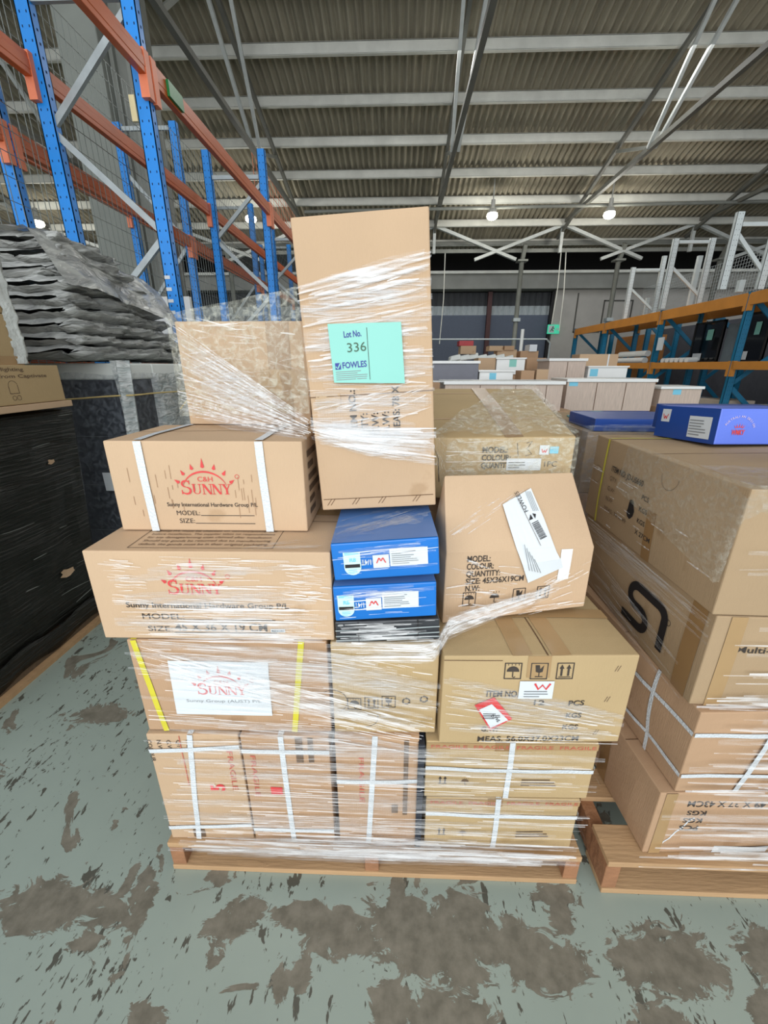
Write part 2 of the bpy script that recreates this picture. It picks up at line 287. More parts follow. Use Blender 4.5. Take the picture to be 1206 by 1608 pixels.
# ================================================================== SETTING
def floor_material():
    m = bpy.data.materials.new('painted_concrete_floor'); m.use_nodes = True; n = m.node_tree.nodes; L = m.node_tree.links; b = n['Principled BSDF']
    tc = n.new('ShaderNodeTexCoord')
    def math_(op, a, c=None):
        q = n.new('ShaderNodeMath'); q.operation = op
        for i, v in enumerate((a, c)):
            if v is None: continue
            if isinstance(v, (int, float)): q.inputs[i].default_value = v
            else: L.new(v, q.inputs[i])
        return q.outputs[0]
    def noi(scale, detail, st=(1, 1, 1), rot=0, dist=0, rough=.6):
        mp = n.new('ShaderNodeMapping'); mp.inputs['Scale'].default_value = st; mp.inputs['Rotation'].default_value = (0, 0, rot); L.new(tc.outputs['Object'], mp.inputs[0])
        q = n.new('ShaderNodeTexNoise'); q.inputs['Scale'].default_value = scale; q.inputs['Detail'].default_value = detail; q.inputs['Distortion'].default_value = dist; q.inputs['Roughness'].default_value = rough; L.new(mp.outputs[0], q.inputs['Vector']); return q.outputs[0]
    # worn patches: x, y, rx, ry
    blobs = [(-.95, .655, .11, .05), (-.84, .66, .06, .03), (-.76, .645, .05, .03), (-.71, .70, .02, .04), (-.755, .72, .012, .04), (-.68, .67, .02, .05), (-.78, .585, .04, .018), (-.44, .635, .05, .03), (-.40, .66, .05, .03), (-.20, .655, .12, .028), (-.12, .62, .10, .035), (.03, .64, .10, .07), (.12, .60, .11, .06), (.20, .67, .06, .05), (.30, .615, .12, .045), (.38, .585, .10, .04), (.455, .725, .05, .028), (.45, .675, .03, .03), (.70, .60, .10, .055), (.60, .60, .05, .04), (.95, .615, .06, .05), (1.05, .62, .06, .05), (.13, .49, .09, .03), (-.56, .465, .04, .02), (.0, .5, .04, .05), (.62, .49, .05, .03), (-.22, .55, .02, .03), (.86, .5, .04, .05),
             (-1.25, 1.3, .1, .04), (-1.05, 1.5, .12, .05), (.62, .2, .2, .1), (-.3, .25, .15, .08), (1.4, .5, .1, .1), (.1, -.1, .2, .15), (-1.2, .3, .2, .1), (-1.0, -.1, .2, .1)]
    acc = None
    for x, y, rx, ry in blobs:
        mp = n.new('ShaderNodeMapping'); mp.inputs['Location'].default_value = (-x/rx, -y/ry, 0); mp.inputs['Scale'].default_value = (1/rx, 1/ry, 0); L.new(tc.outputs['Object'], mp.inputs[0])
        q = n.new('ShaderNodeVectorMath'); q.operation = 'LENGTH'; L.new(mp.outputs[0], q.inputs[0]); acc = q.outputs['Value'] if acc is None else math_('MINIMUM', acc, q.outputs['Value'])
    f = math_('SUBTRACT', 1.25, acc)                                     # >0 inside a blob
    f = math_('ADD', f, math_('MULTIPLY', math_('SUBTRACT', noi(16, 6, (1, 1.5, 1), .3, 1.5, .65), .5), 3.4))
    f = math_('MAXIMUM', f, -3)
    far = math_('MULTIPLY', math_('SUBTRACT', noi(5, 8, (1, 1, 1), .5, .8), .60), 14)
    f = math_('MAXIMUM', f, far)
    patch = n.new('ShaderNodeMapRange'); patch.inputs[1].default_value = .0; patch.inputs[2].default_value = .12; L.new(f, patch.inputs[0])
    # small oblique chips
    c1 = noi(34, 4, (1, .38, 1), -.7, .3); c2 = noi(5, 2)
    cs = math_('ADD', c1, math_('MULTIPLY', math_('SUBTRACT', c2, .5), .45))
    chip = n.new('ShaderNodeMapRange'); chip.inputs[1].default_value = .635; chip.inputs[2].default_value = .65; L.new(cs, chip.inputs[0])
    c3 = math_('ADD', noi(75, 3, (1, .42, 1), -.75, .4), math_('MULTIPLY', math_('SUBTRACT', noi(3.2, 3), .5), .55))
    chip2 = n.new('ShaderNodeMapRange'); chip2.inputs[1].default_value = .665; chip2.inputs[2].default_value = .69; L.new(c3, chip2.inputs[0]); chips = math_('MAXIMUM', chip.outputs[0], chip2.outputs[0])
    paint = n.new('ShaderNodeMixRGB'); paint.inputs[1].default_value = rgb((138, 150, 142)); paint.inputs[2].default_value = rgb((154, 166, 156)); L.new(noi(3, 6), paint.inputs[0])
    conc = n.new('ShaderNodeValToRGB'); conc.color_ramp.elements[0].color = rgb((100, 96, 84)); conc.color_ramp.elements[1].color = rgb((124, 119, 106)); conc.color_ramp.elements[0].position = .35; conc.color_ramp.elements[1].position = .65; L.new(noi(26, 7), conc.inputs[0])
    m1 = n.new('ShaderNodeMixRGB'); L.new(chips, m1.inputs[0]); L.new(paint.outputs[0], m1.inputs[1]); m1.inputs[2].default_value = rgb((82, 82, 74))
    m2 = n.new('ShaderNodeMixRGB'); L.new(patch.outputs[0], m2.inputs[0]); L.new(m1.outputs[0], m2.inputs[1]); L.new(conc.outputs[0], m2.inputs[2])
    L.new(m2.outputs[0], b.inputs['Base Color'])
    rr = n.new('ShaderNodeMapRange'); rr.inputs[3].default_value = .42; rr.inputs[4].default_value = .7; L.new(patch.outputs[0], rr.inputs[0]); L.new(rr.outputs[0], b.inputs['Roughness'])
    bp = n.new('ShaderNodeBump'); bp.inputs['Strength'].default_value = .35; bp.inputs['Distance'].default_value = .004; L.new(math_('SUBTRACT', 1, patch.outputs[0]), bp.inputs['Height']); L.new(bp.outputs[0], b.inputs['Normal'])
    return m
struct(MB().box(-22, 26, -7, 25, -.2, 0).build('floor', floor_material()))
WB = mat('bluegrey_wall', (92, 100, 116), .8, var=.04); WL = mat('block_wall', (176, 172, 166), .85, var=.06, scale=2); WD = mat('unlit_void_black', (20, 20, 20), .95); TR = mat('translucent_sheet', (168, 176, 180), .6, var=.2, scale=20, stretch=(3, 1, .3)); FAS = mat('fascia_lining', (138, 138, 132), .8, var=.12, scale=1.5); RB = mat('oxide_post', (74, 40, 40), .6); DKS = mat('dark_sheeting', (64, 66, 70), .8, var=.15, scale=6, stretch=(4, 1, .5))
# far wall
x0, x1 = -22, 7.35
w = struct(MB().box(x0, x1, 22, 22.2, 0, 3.72).build('wall_back', WB))
def corr(xa, xb, y, za, zb, per, amp, m, name, parent=None):
    n = int((xb-xa)/per*6); return MB().grid(lambda u, v: (xa+(xb-xa)*u, y-amp*abs(math.sin(math.pi*(xa+(xb-xa)*u)/per)), za+(zb-za)*v), n, 1).build(name, m, parent, solid=.01)
corr(x0, x1, 22.05, 3.72, 4.12, .3, .05, TR, 'translucent_cladding', w); corr(x0, x1, 22.05, 4.12, 4.7, .3, .05, DKS, 'upper_cladding', w)
w2 = struct(MB().box(7.35, 26, 21.6, 21.9, 0, 4.8).build('wall_back_right', WL))
b_ = MB()
for i, (xx, za, zb) in enumerate(((8.35, 2.9, 4.6), (9.6, 3.1, 4.3), (10.9, 3.1, 4.3))): b_.box(xx, xx+.05, 21.57, 21.6, za, zb)
b_.box(9.6, 10.95, 21.57, 21.6, 4.25, 4.3); b_.box(8.35, 9.6, 21.57, 21.6, 2.9, 2.95); b_.build('wall_conduit', TRUSD, w2)
struct(MB().box(x0, 26, 21.3, 22.3, 4.75, 5.40).build('trim_1', FAS)); struct(MB().box(x0, 26, 21.2, 21.32, 5.36, 5.47).build('trim_2', PURL))
struct(MB().box(x0, 26, 25, 25.2, 0, 12).build('wall_back_recess', WD))  # near-black colour stands in for the unlit depth above the fascia
struct(MB().box(-22.2, -22, -2, 25, 0, 9).build('wall_left', DKS)); struct(MB().box(26, 26.2, -2, 25, 0, 9).build('wall_right', WL))
for i, px in enumerate((765, 862)):
    p = atY(px, 520, 21.9); tag(MB().box(p.x-.1, p.x+.1, 21.75, 21.95, 0, 4.7).build('wall_post', RB if i == 0 else INKB), ('dark red steel post against the far blue-grey wall', 'black steel post where the far blue-grey wall meets the pale block wall')[i], 'post')
# roof: corrugated sheets sloping up toward the camera
ASB = mat('corrugated_cement_roof', (156, 149, 132), .9, var=.18, scale=1.2, stretch=(6, .6, 1))
def roofz(y): return 5.94+(18-y)*.28
def rp(u, v): x = -22+48*u; y = 18.75-v*19.75; return (x, y, roofz(y)+.045*math.sin(2*math.pi*x/.17))
struct(MB().grid(rp, 2400, 2).build('ceiling', ASB, solid=.012, smooth=False))
struct(MB().box(-22, 26, 18.6, 25.2, 8.6, 8.7).build('ceiling_recess', WD))  # same near-black, darkness of the void put into the colour
TS = [-3.4, 1.25, 5.75, 10.3, 14.9, -8.0, -12.6]
for i in range(11):
    y = 18.0-i*1.12; z = roofz(y)-.165
    names = ('lowest', 'second', 'third', 'fourth', 'fifth', 'sixth', 'seventh', 'eighth', 'ninth', 'tenth', 'eleventh')
    mb = MB(); mb.box(-22, 26, y-.04, y+.04, z+.09, z+.105); mb.box(-22, 26, y-.04, y-.025, z-.095, z+.1); mb.box(-22, 26, y-.04, y+.04, z-.105, z-.09)
    o = mb.build('purlin', PURL); tag(o, 'pale steel purlin under the corrugated roof, %s up from the far eave' % names[i], 'purlin', 'roof purlins')
BC = 6.12
tn = {-3.4: 'its far end just left of the tall carton', 1.25: 'its far end just right of the tall carton', 5.75: 'passing over the right one of the two clear lit lamps', 10.3: 'ending above the white extended rack frames', 14.9: 'truss furthest to the right', -8.0: 'truss behind the blue racking', -12.6: 'truss furthest to the left'}
for X in TS:
    t = empty('roof_truss', (X, 17, BC), 'grey steel roof truss, '+tn[X], 'roof truss', group='roof trusses')
    def q(m_, nm, mm): return m_.build(nm, mm, t)
    q(MB().bar((0, .3, 0), (0, -17, 0), .1, .1), 'bottom_chord', TRUSC)
    q(MB().bar((0, .5, -.35), (0, -17, roofz(0)-BC-.42), .08, .1), 'rafter', TRUSC)
    for k, (yb, ya) in enumerate(((-1.2, -1.2), (-5.2, -3.4), (-5.2, -5.2), (-9.3, -7.3), (-9.3, -9.6), (-12.5, -11))):
        zt = roofz(17+ya)-BC-.42; zt = max(zt, .2)
        if k in (2,): continue
        q(MB().bar((.0, yb, 0), (0, ya, zt), .05, .07), 'web_member', TRUS)
    for sx in (-.05, .1):
        q(MB().bar((sx, -5.15, 0), (sx*3, -7.2, roofz(9.8)-BC-.3), .07, .07), 'web_member', TRUSW)
    q(MB().bar((.0, .1, -.9), (0, .1, .35), .1, .1), 'end_post', TRUSW)
# transverse girder at Y=17
g = empty('girder', (0, 17, 0), 'pale steel lattice girder crossing the warehouse under the eave purlins', 'girder')
MB().box(-22, 26, -.07, .07, 6.02, 6.2).build('top_chord', PURL, g); MB().box(-22, 26, .9, 1.0, 5.68, 5.8).build('pipe_rail', TRUS, g); MB().box(-22, 26, .35, .42, 5.3, 5.42).build('bottom_chord', TRUS, g)
for a, b in zip(sorted(TS), sorted(TS)[1:]):
    m_ = (a+b)/2
    for sgn, st in ((1, a), (-1, b)):
        MB().bar((st, 0, 6.05), (st+sgn*3.0, .25, 5.05), .12, .1).build('brace', TRUSW, g)
# columns under the girder
for i, px in enumerate((820, 972, 1132, 668, 516, 360)):
    p = atY(px, 405, 17.4); c = empty('steel_column', (p.x, 17.4, 0), ('round steel column left of the small white box on the far goods', 'round steel column right of the green exit sign', 'round steel column behind the white extended rack frames', 'round steel column behind the tall carton', 'round steel column left of the tall carton', 'round steel column far behind the blue racking')[i], 'column', group='steel columns')
    MB().tube((0, 0, 0), (0, 0, 5.0), .085, .085, 14).build('shaft', TRUS, c, smooth=True); m_ = MB(); m_.box(-.18, .18, -.18, .18, 5, 5.06); m_.bar((0, 0, 5.0), (0, -.3, 5.5), .12, .16); m_.build('head_bracket', TRUS, c)
    MB().box(-.13, .13, -.13, .13, 3.0, 3.12).build('clamp', GALV, c)
# upper pipes and sprinkler conduit seen under the roof
tag(MB().tube((-3, 15.2, roofz(15.2)-.75), (20, 15.2, roofz(15.2)-.55), .045).build('conduit_pipe', TRUS), 'long grey conduit pipe hung under the roof above the lamps', 'pipe')
EM = mat('lamp_glow', (255, 250, 225), .3, emit=14); LH = mat('lamp_housing', (170, 170, 165), .4)
def lamp(px, py, Y, lab):
    p = atY(px, py, Y); t = empty('high_bay_lamp', p, lab, 'lamp', group='high bay lamps')
    mb = MB(); mb.grid(lambda u, v: (math.cos(2*math.pi*u)*(.07+.09*v), math.sin(2*math.pi*u)*(.07+.09*v), .18-.14*v*v), 18, 5); mb.build('reflector', LH, t, smooth=True)
    mb = MB(); mb.grid(lambda u, v: (math.cos(2*math.pi*u)*.17*math.sin(math.pi*v), math.sin(2*math.pi*u)*.17*math.sin(math.pi*v), -.02-.11*math.cos(math.pi*v)), 16, 8); mb.build('globe', EM, t, smooth=True)
    mb = MB(); mb.tube((0, 0, .15), (0, 0, .4), .07, .06, 12); mb.tube((0, 0, .4), (0, 0, max(.5, roofz(Y)-p.z-.04)), .02); mb.build('ballast_stem', LH, t)
    l = bpy.data.lights.new('lamp_light', 'POINT'); l.energy = 60; l.color = (1, .97, .88); l.shadow_soft_size = .2; o = bpy.data.objects.new('lamp_light', l); COL.objects.link(o); o.location = p-Vector((0, 0, .3))
lamp(773, 338, 15, 'lit high bay lamp under the roof, the one nearer the tall carton on its right'); lamp(957, 336, 15, 'lit high bay lamp under the roof, rightmost of the four')
lamp(60, 350, 15, 'lit high bay lamp seen through the blue racking at the far left'); lamp(394, 343, 15, 'lit high bay lamp seen through the wire mesh beside the tall carton')
# exit sign
p = atY(869, 517, 21.56); s = empty('exit_sign', p, 'green and white running man exit sign on the pale block wall', 'sign')
MB().box(-.28, .28, -.04, .04, -.2, .2).build('panel', mat('exit_green', (60, 190, 150), .4, emit=.5), s)
m_ = MB(); m_.box(-.24, .02, -.05, -.045, -.15, .15); m_.build('doorway_mark', PAPER, s)
m_ = MB(); m_.bar((-.1, -.06, .0), (-.06, -.06, .08), .03, .04, (0, 1, 0)); m_.bar((-.1, -.06, 0), (-.16, -.06, -.1), .03, .03, (0, 1, 0)); m_.bar((-.1, -.06, 0), (-.02, -.06, -.08), .03, .03, (0, 1, 0)); m_.bar((-.07, -.06, .06), (.02, -.06, .03), .03, .025, (0, 1, 0)); m_.tube((-.05, -.065, .11), (-.05, -.055, .11), .025); m_.build('running_man', mat('exit_green_dark', (10, 120, 80), .4), s)
m_ = MB(); m_.bar((.08, -.06, 0), (.2, -.06, 0), .03, .03, (0, 1, 0)); m_.bar((.2, -.06, 0), (.14, -.06, .06), .02, .03, (0, 1, 0)); m_.bar((.2, -.06, 0), (.14, -.06, -.06), .02, .03, (0, 1, 0)); m_.build('arrow', PAPER, s)
# hanging cables, tube barrier, white post
for i, (px, py, qx, qy) in enumerate(((889, 393, 878, 520), (881, 396, 866, 510), (699, 398, 690, 540))):
    a = atY(px, py, 17.38); b = atY(qx, qy, 17.38); a.z = 5.36; tag(MB().path([a, a.lerp(b, .5)+Vector((.05, 0, 0)), b], .018).build('hanging_cable', PURL), ('pale cable hanging from the girder, right one of the pair by the exit sign', 'pale cable hanging from the girder, left one of the pair by the exit sign', 'pale cable hanging right beside the tall carton')[i], 'cable')
a = atY(672, 533, 14); b = atY(858, 537, 14); b.z = a.z
tag(MB().path([(a.x, 14, 0), a, b, b+Vector((.12, 0, -.12)), (b.x+.12, 14, 0)], .025).build('tube_barrier', GALV), 'pale tubular barrier rail in front of the far blue-grey wall', 'barrier')
p = atY(821, 517, 12); tag(MB().tube((p.x, 12, 0), p, .045).build('marker_post', LEDW), 'slim white post standing among the far goods', 'post')
# concrete column between the left racks
c = empty('building_column', (-4.75, 8.0, 0), 'thick grey building column behind the blue racking', 'column')
CCM = mat('column_concrete', (138, 142, 136), .85, var=.08, scale=2)
MB().box(-.25, .36, -.3, .3, 0, 8.2).build('concrete_shaft', CCM, c, bevel=.02); m_ = MB(); m_.box(.38, .44, -.1, .3, 0, 8.2); m_.box(.4, .62, -.02, .02, 0, 8.2); m_.box(.62, .68, -.1, .3, 0, 8.2); m_.box(.76, .9, 0, .2, 0, 8.2); m_.build('steel_channel', TRUS, c)
# ================================================================== LEFT BLUE RACKING
def upright(mb, hb, X, Y, z0, z1, m=BLUE, w=.09, d=.07, name='upright', parent=None, hole=HOLE, hs=.075):
    mb = MB(); mb.box(X-w/2, X+w/2, Y-d/2, Y-d/2+.006, z0, z1); mb.box(X-w/2, X-w/2+.006, Y-d/2, Y+d/2, z0, z1); mb.box(X+w/2-.006, X+w/2, Y-d/2, Y+d/2, z0, z1); mb.box(X-w/2-.0, X-w/2+.02, Y+d/2-.006, Y+d/2, z0, z1); mb.box(X+w/2-.02, X+w/2, Y+d/2-.006, Y+d/2, z0, z1)
    o = mb.build(name, m, parent); h = MB(); z = z0+.05
    while z < z1-.03:
        for sx in (-.024, .024): h.box(X+sx-.0035, X+sx+.0035, Y-d/2-.0015, Y-d/2-.0005, z, z+.014)
        h.box(X+w/2+.0005, X+w/2+.0015, Y-.006, Y+.006, z, z+.014); z += hs
    q = h.build('punched_holes', hole, o); q['kind'] = 'stuff'; return o
ZT = 4.03
def rack(name_, x, y, label):
    return empty('pallet_rack', (x, y, 0), label, 'pallet rack')
def put(o, r):  # part given in world coordinates under a rack that only has a location
    o.parent = r; o.matrix_parent_inverse = Matrix.Translation(-r.location); return o
def frame(rk, xf, xr, Y, ztf=ZT, ztr=ZT, m=BLUE, brc=GALV, zb0=.2, step=.62, z0=0, hole=HOLE, w=.10, bw=.045, top=True, bt=99):
    ups = [put(upright(None, None, q, Y, z0, zt, m, hole=hole, w=w), rk) for q, zt in ((xf, ztf), (xr, ztr))]
    z = z0+zb0; k = 0; tp = min(ztf, ztr, bt)
    while z+step < tp: put(MB().bar((xf if k % 2 else xr, Y, z), (xr if k % 2 else xf, Y, z+step), bw, .03, (0, 1, 0)).build('brace', brc), rk); z += step; k += 1
    if top: put(MB().bar((xf, Y, tp-.06), (xr, Y, tp-.06), bw, .03, (0, 1, 0)).build('brace', brc), rk)
    if z0 == 0:
        for q, u in zip((xf, xr), ups): MB().box(q-.07, q+.07, Y-.06, Y+.06, 0, .008).build('foot_plate', m, u)
    return ups
YF = [.88, 3.7, 6.5, 9.3, 12.1]
def skew(Y): return (Y-3.7)*.012
RF = rack('', -2.2, YF[0], 'blue and orange pallet racking nearest the aisle on the left, with white shelf stickers'); RB_ = rack('', -3.3, YF[0], 'blue and orange pallet racking of the second row, behind the wire mesh')
def beam(rk, X, Y0, Y1, z, m=ORANGE, h=.13, w=.05, conn=CONN, X1=None):
    X1 = X if X1 is None else X1; dx = X1-X; dy = Y1-Y0
    mb = MB(); mb.bar((X, Y0+.03, z), (X1, Y1-.03, z), w, h); mb.bar((X+w/2, Y0+.03, z), (X1+w/2, Y1-.03, z), .006, h*.45); o = put(mb.build('beam', m, bevel=.004), rk)
    for a, b in ((X, Y0+.045), (X1, Y1-.045)): MB().box(a-.03, a+.03, b-.032, b+.032, z-.19, z+.08).build('beam_connector', conn, o)
    return o
for i, Y in enumerate(YF):
    s = skew(Y); u = frame(RF, -1.84+s, -2.57+s, Y, ztf=5.2 if i < 2 else ZT, ztr=5.2 if i < 2 else ZT, zb0=.35, step=.67, bt=3.80)
    if i == 1: UP = u[0]
    if i > 0: frame(RB_, -2.95+s, -3.68+s, Y, ztf=ZT+.3, ztr=ZT+.3, zb0=.5, step=.83)
for i, (a, b) in enumerate(zip(YF, YF[1:])):
    t = beam(RF, -1.79+skew(a), a, b, 3.36, X1=-1.79+skew(b)); X = -1.79+skew(a)+.03
    for y0, y1, k in ((2.3, 2.62, 0), (.2, .42, 1), (2.55, 2.7, 1)):
        if k == i: MB().box(X+.0, X+.02, a+y0, a+y1, 3.31, 3.41).build('green_sticker', GREEN, t)
    beam(RF, -2.6+skew(a), a, b, 3.36, X1=-2.6+skew(b))
    if i > 0:
        beam(RB_, -2.92+skew(a), a, b, 3.0, X1=-2.92+skew(b)); beam(RB_, -3.7+skew(a), a, b, 3.36, X1=-3.7+skew(b)); beam(RB_, -2.92+skew(a), a, b, 1.45, X1=-2.92+skew(b))
    else: beam(RB_, -2.92, 1.2, b, 3.0); beam(RB_, -2.92, 1.2, b, 1.45)
for k in range(10):
    z = 2.02-k*.085; MB().box(-1.84+.046, -1.84+.0485, 3.67, 3.73, z, z+.03).build('white_sticker', PAPER, UP); MB().box(-1.885, -1.84, 3.661, 3.663, z+.03, z+.055).build('white_sticker', PAPER, UP)
MB().box(-1.93, -1.89, 3.65, 3.67, 3.05, 3.2).build('load_notice', mat('cream_notice', (220, 205, 160), .6), UP)
# wire mesh behind the front row
for i, (a, b) in enumerate(zip(YF, YF[1:])):
    x = -2.72+skew(a); mb = MB(); n = int((b-a)/.075)
    for k in range(n+1): y = a+(b-a)*k/n; mb.box(x-.002, x+.002, y-.002, y+.002, .2, ZT)
    for k in range(26): z = .2+(ZT-.2)*k/25; mb.box(x-.006, x-.002, a, b, z-.002, z+.002)
    put(mb.build('wire_mesh', WIRE), RF)
mb = MB()
for k in range(38): y = 6.5+5.6*k/37; mb.box(-1.93, -1.926, y-.002, y+.002, 3.5, 4.0)
for k in range(6): mb.box(-1.936, -1.93, 6.5, 12.1, 3.5+.1*k-.002, 3.502+.1*k)
put(mb.build('wire_guard', CONN), RF)
s = Carton('white printed board hung on the wire mesh left of the stickered post', -2.62, 4.72, 1.72, .42, .05, .36, 0, 0, 0, LEDW, name='hanging_board', cat='board', seam=False, bulge=0, crush=0, n=2)
lines(s, 'F', .14, .18, .2, .08, 3)
# ================================================================== RIGHT TEAL RACKING
YR = [6.2, 8.2, 10.75, 13.5, 15.7]
TH = mat('teal_hole', (10, 50, 66), .8)
RT = rack('', 6.6, 6.2, 'teal blue pallet racking with amber beams along the right side'); RT2 = rack('', 7.9, 6.2, 'teal blue rack frames standing in a second row behind the amber beamed racking')
for Y in YR: frame(RT, 6.2, 7.1, Y, 2.62, 2.62, TEAL, TEAL, .3, .75, hole=TH, w=.13, bw=.08); frame(RT2, 7.45, 8.3, Y, 2.62, 2.62, TEAL, TEAL, .3, .75, hole=TH, w=.13, bw=.08)
for a, b in zip(YR, YR[1:]):
    beam(RT, 6.16, a, b, 2.5, ORANGE2, .2, .06, ORANGE2); beam(RT, 7.14, a, b, 2.5, ORANGE2, .2, .06, ORANGE2); beam(RT, 6.16, a, b, 1.40, ORANGE2, .14, .06, ORANGE2)
    put(MB().box(6.2, 7.05, a+.08, b-.08, 1.42, 1.45).build('shelf_board', mat('dark_shelf', (62, 60, 58), .7)), RT); put(MB().box(6.22, 7.07, a+.08, b-.08, 2.605, 2.62).build('shelf_board', ORANGE2), RT)
p = atX(1036, 540, 6.1); put(MB().box(6.1, 6.13, p.y-.1, p.y+.1, p.z-.14, p.z+.14).build('rack_notice', PAPER), RT)
# white galvanised extended frames of a taller rack behind
GH = mat('galv_hole', (90, 96, 96), .8)
RG = empty('pallet_rack', (6.3, 8.2, 2.65), 'white galvanised extension frames of the taller racking, rising above the amber beams', 'pallet rack')
def gframe(pa, qa, Y, short=None):
    a = atY(*pa, Y); b = atY(*qa, Y); frame(RG, a.x, b.x, Y, a.z, b.z, GALVW, GALVW, .25, .62, z0=2.65, hole=GH, w=.12, bw=.06)
    if short: c = atY(*short, Y+.3); put(MB().box(c.x-.05, c.x+.05, Y+.25, Y+.32, 2.65, c.z).build('short_upright', GALVW), RG)
gframe((995, 420), (1044, 402), 13.5, (1017, 468)); gframe((1062, 375), (1120, 374), 10.75, (1099, 402)); gframe((1163, 333), (1222, 345), 8.2, (1164, 440))
mb = MB()
for k in range(90): y = 7+7*k/89; mb.box(7.35, 7.354, y-.003, y+.003, 2.66, 3.6-.0*k)
for k in range(14): mb.box(7.354, 7.358, 7, 14, 2.68+.07*k, 2.686+.07*k)
put(mb.build('wire_mesh', GALV), RG)
# goods on the teal racking
def goods(px0, py0, px1, py1, Y, d, m, label, cat='carton', name='carton', group=None, top=None, toph=.025, parts=None, zb=None, bulge=.002):
    """axis-aligned box whose front spans the given photo corners at real distance Y"""
    a = atY(px0, py1, Y); b = atY(px1, py0, Y); z = a.z if zb is None else zb
    c = Carton(label, a.x, Y, z, b.x-a.x, d, b.z-z, 0, 0, 0, m, name=name, cat=cat, group=group, seam=False, bulge=bulge, crush=bulge, n=3)
    if top: MB().box(-.015, c.w+.015, -.02, c.d+.01, c.h, c.h+toph).build('benchtop', top, c.root, bevel=.004)
    return c
MIRR = mat('dark_mirror_glass', (12, 14, 16), .08, spec=.8)
def mirror(Y0, Y1, z0, z1, lab, seed):
    t = empty('framed_mirror', (6.75, Y0, z0), lab, 'mirror', group='dark mirrors'); w_ = Y1-Y0
    MB().box(.0, .03, 0, w_, 0, z1-z0).build('glass', MIRR, t); m_ = MB()
    for q in ((0, w_, 0, .04), (0, w_, z1-z0-.04, z1-z0)): m_.box(-.012, .035, q[0], q[1], q[2], q[3])
    for q in (0, w_-.04): m_.box(-.012, .035, q, q+.04, 0, z1-z0)
    m_.build('frame', INKB, t); MB().box(-.016, -.013, w_*.3, w_*.5, (z1-z0)*.55, (z1-z0)*.8).build('sticker', PAPERG, t); MB().box(-.016, -.013, w_*.55, w_*.85, .05, .2).build('sticker', PAPER, t)
mirror(9.45, 10.35, 1.46, 2.3, 'dark framed mirror standing on the middle shelf, the left one with a mint sticker', 1); mirror(8.32, 8.95, 1.46, 2.35, 'dark framed mirror standing on the middle shelf, the right one by the picture edge', 2)
tag(MB().box(6.8, 6.83, 9.0, 9.42, 1.46, 2.2).build('glass_panel', mat('pale_glass_panel', (120, 132, 138), .15)), 'pale glass panel standing between the two dark mirrors', 'glass panel')
for k, (y0, y1, z) in enumerate(((11.4, 12.9, 1.53), (11.5, 12.9, 1.7))): tag(MB().tube((6.35+.1*k, y0, z), (6.35+.1*k, y1, z), .075, n=14).build('white_roll', LEDW), ('white wrapped roll lying on the middle shelf, lower one', 'white wrapped roll lying on the middle shelf, upper one')[k], 'roll')
r = random.Random(4)
for k in range(6): y = 9.6+k*.17; tag(MB().tube((6.22, y, 1.51), (6.45, y+.03, 1.52), .055, n=10).build('white_fitting', LEDW), 'small white fitting lying on the middle teal shelf, '+('nearest', 'second', 'third', 'fourth', 'fifth', 'farthest')[k]+' of six', 'fitting', 'white fittings on the shelf')
for k, y in enumerate((6.35, 7.25, 8.4, 9.4, 11.0, 12.2, 13.7)): tag(MB().box(6.4, 6.95, y, y+.75, 0, .72+.1*r.random()).build('shrink_wrapped_box', LEDW if k % 2 else BEIGE, bevel=.02), 'pale wrapped box on the floor under the teal racking, '+('nearest', 'second', 'third', 'fourth', 'fifth', 'sixth', 'farthest')[k]+' of seven', 'box', 'pale boxes under the teal racking')
tag(MB().box(7.5, 8.2, 13.8, 15.4, 0, 2.3).build('orange_board_pack', mat('orange_pack', (190, 130, 72), .6)), 'orange brown board pack at the back end of the teal racking', 'board pack')
tag(MB().box(9.2, 9.3, 5, 16, 0, 2.6).build('partition_screen', mat('partition_grey', (78, 80, 90), .8)), 'dark grey partition screen behind the teal racking', 'partition')
# ================================================================== FAR GOODS ON THE FLOOR
def stackup(x0, x1, y0, y1, z1, lab, m=CB2):  # carton pallet underneath the far goods
    h = z1-.12; k = max(1, round(h/.4)); 
    pallet('pallet under '+lab, x0, y0, x1-x0, y1-y0, .12, n=5)
    for i in range(k): Carton('plain brown carton, %s, under %s' % (('lowest layer', 'second layer', 'third layer', 'fourth layer')[i], lab), x0+.02, y0+.02, .12+h*i/k, x1-x0-.04, y1-y0-.04, h/k-.002, m=m, seam=False, n=3, seed=i, bulge=0, crush=0)
def pallet(label, x, y, w, d, h, yaw=0, n=7, wm=WOOD, group=None):
    t = empty('pallet', (x, y, 0), label, 'pallet', (0, 0, R(yaw)), group); t_ = .018; bw = w/n*.78
    for k in range(3):
        X = (w-.04)*k/2; MB().box(X, X+.04, .004, d-.004, t_, h-t_).build('bearer', WOODR if wm is WOOD else WOODD, t, bevel=.002)
    nb = max(5, n)
    for k in range(nb): Y = (d-.1)*k/(nb-1); MB().box(0, w, Y, Y+.1, h-t_, h).build('deck_board', wm, t, bevel=.002)
    for k in range(3): Y = (d-.1)*k/2; MB().box(0, w, Y, Y+.1, 0, t_).build('base_board', wm, t, bevel=.002)
    return t
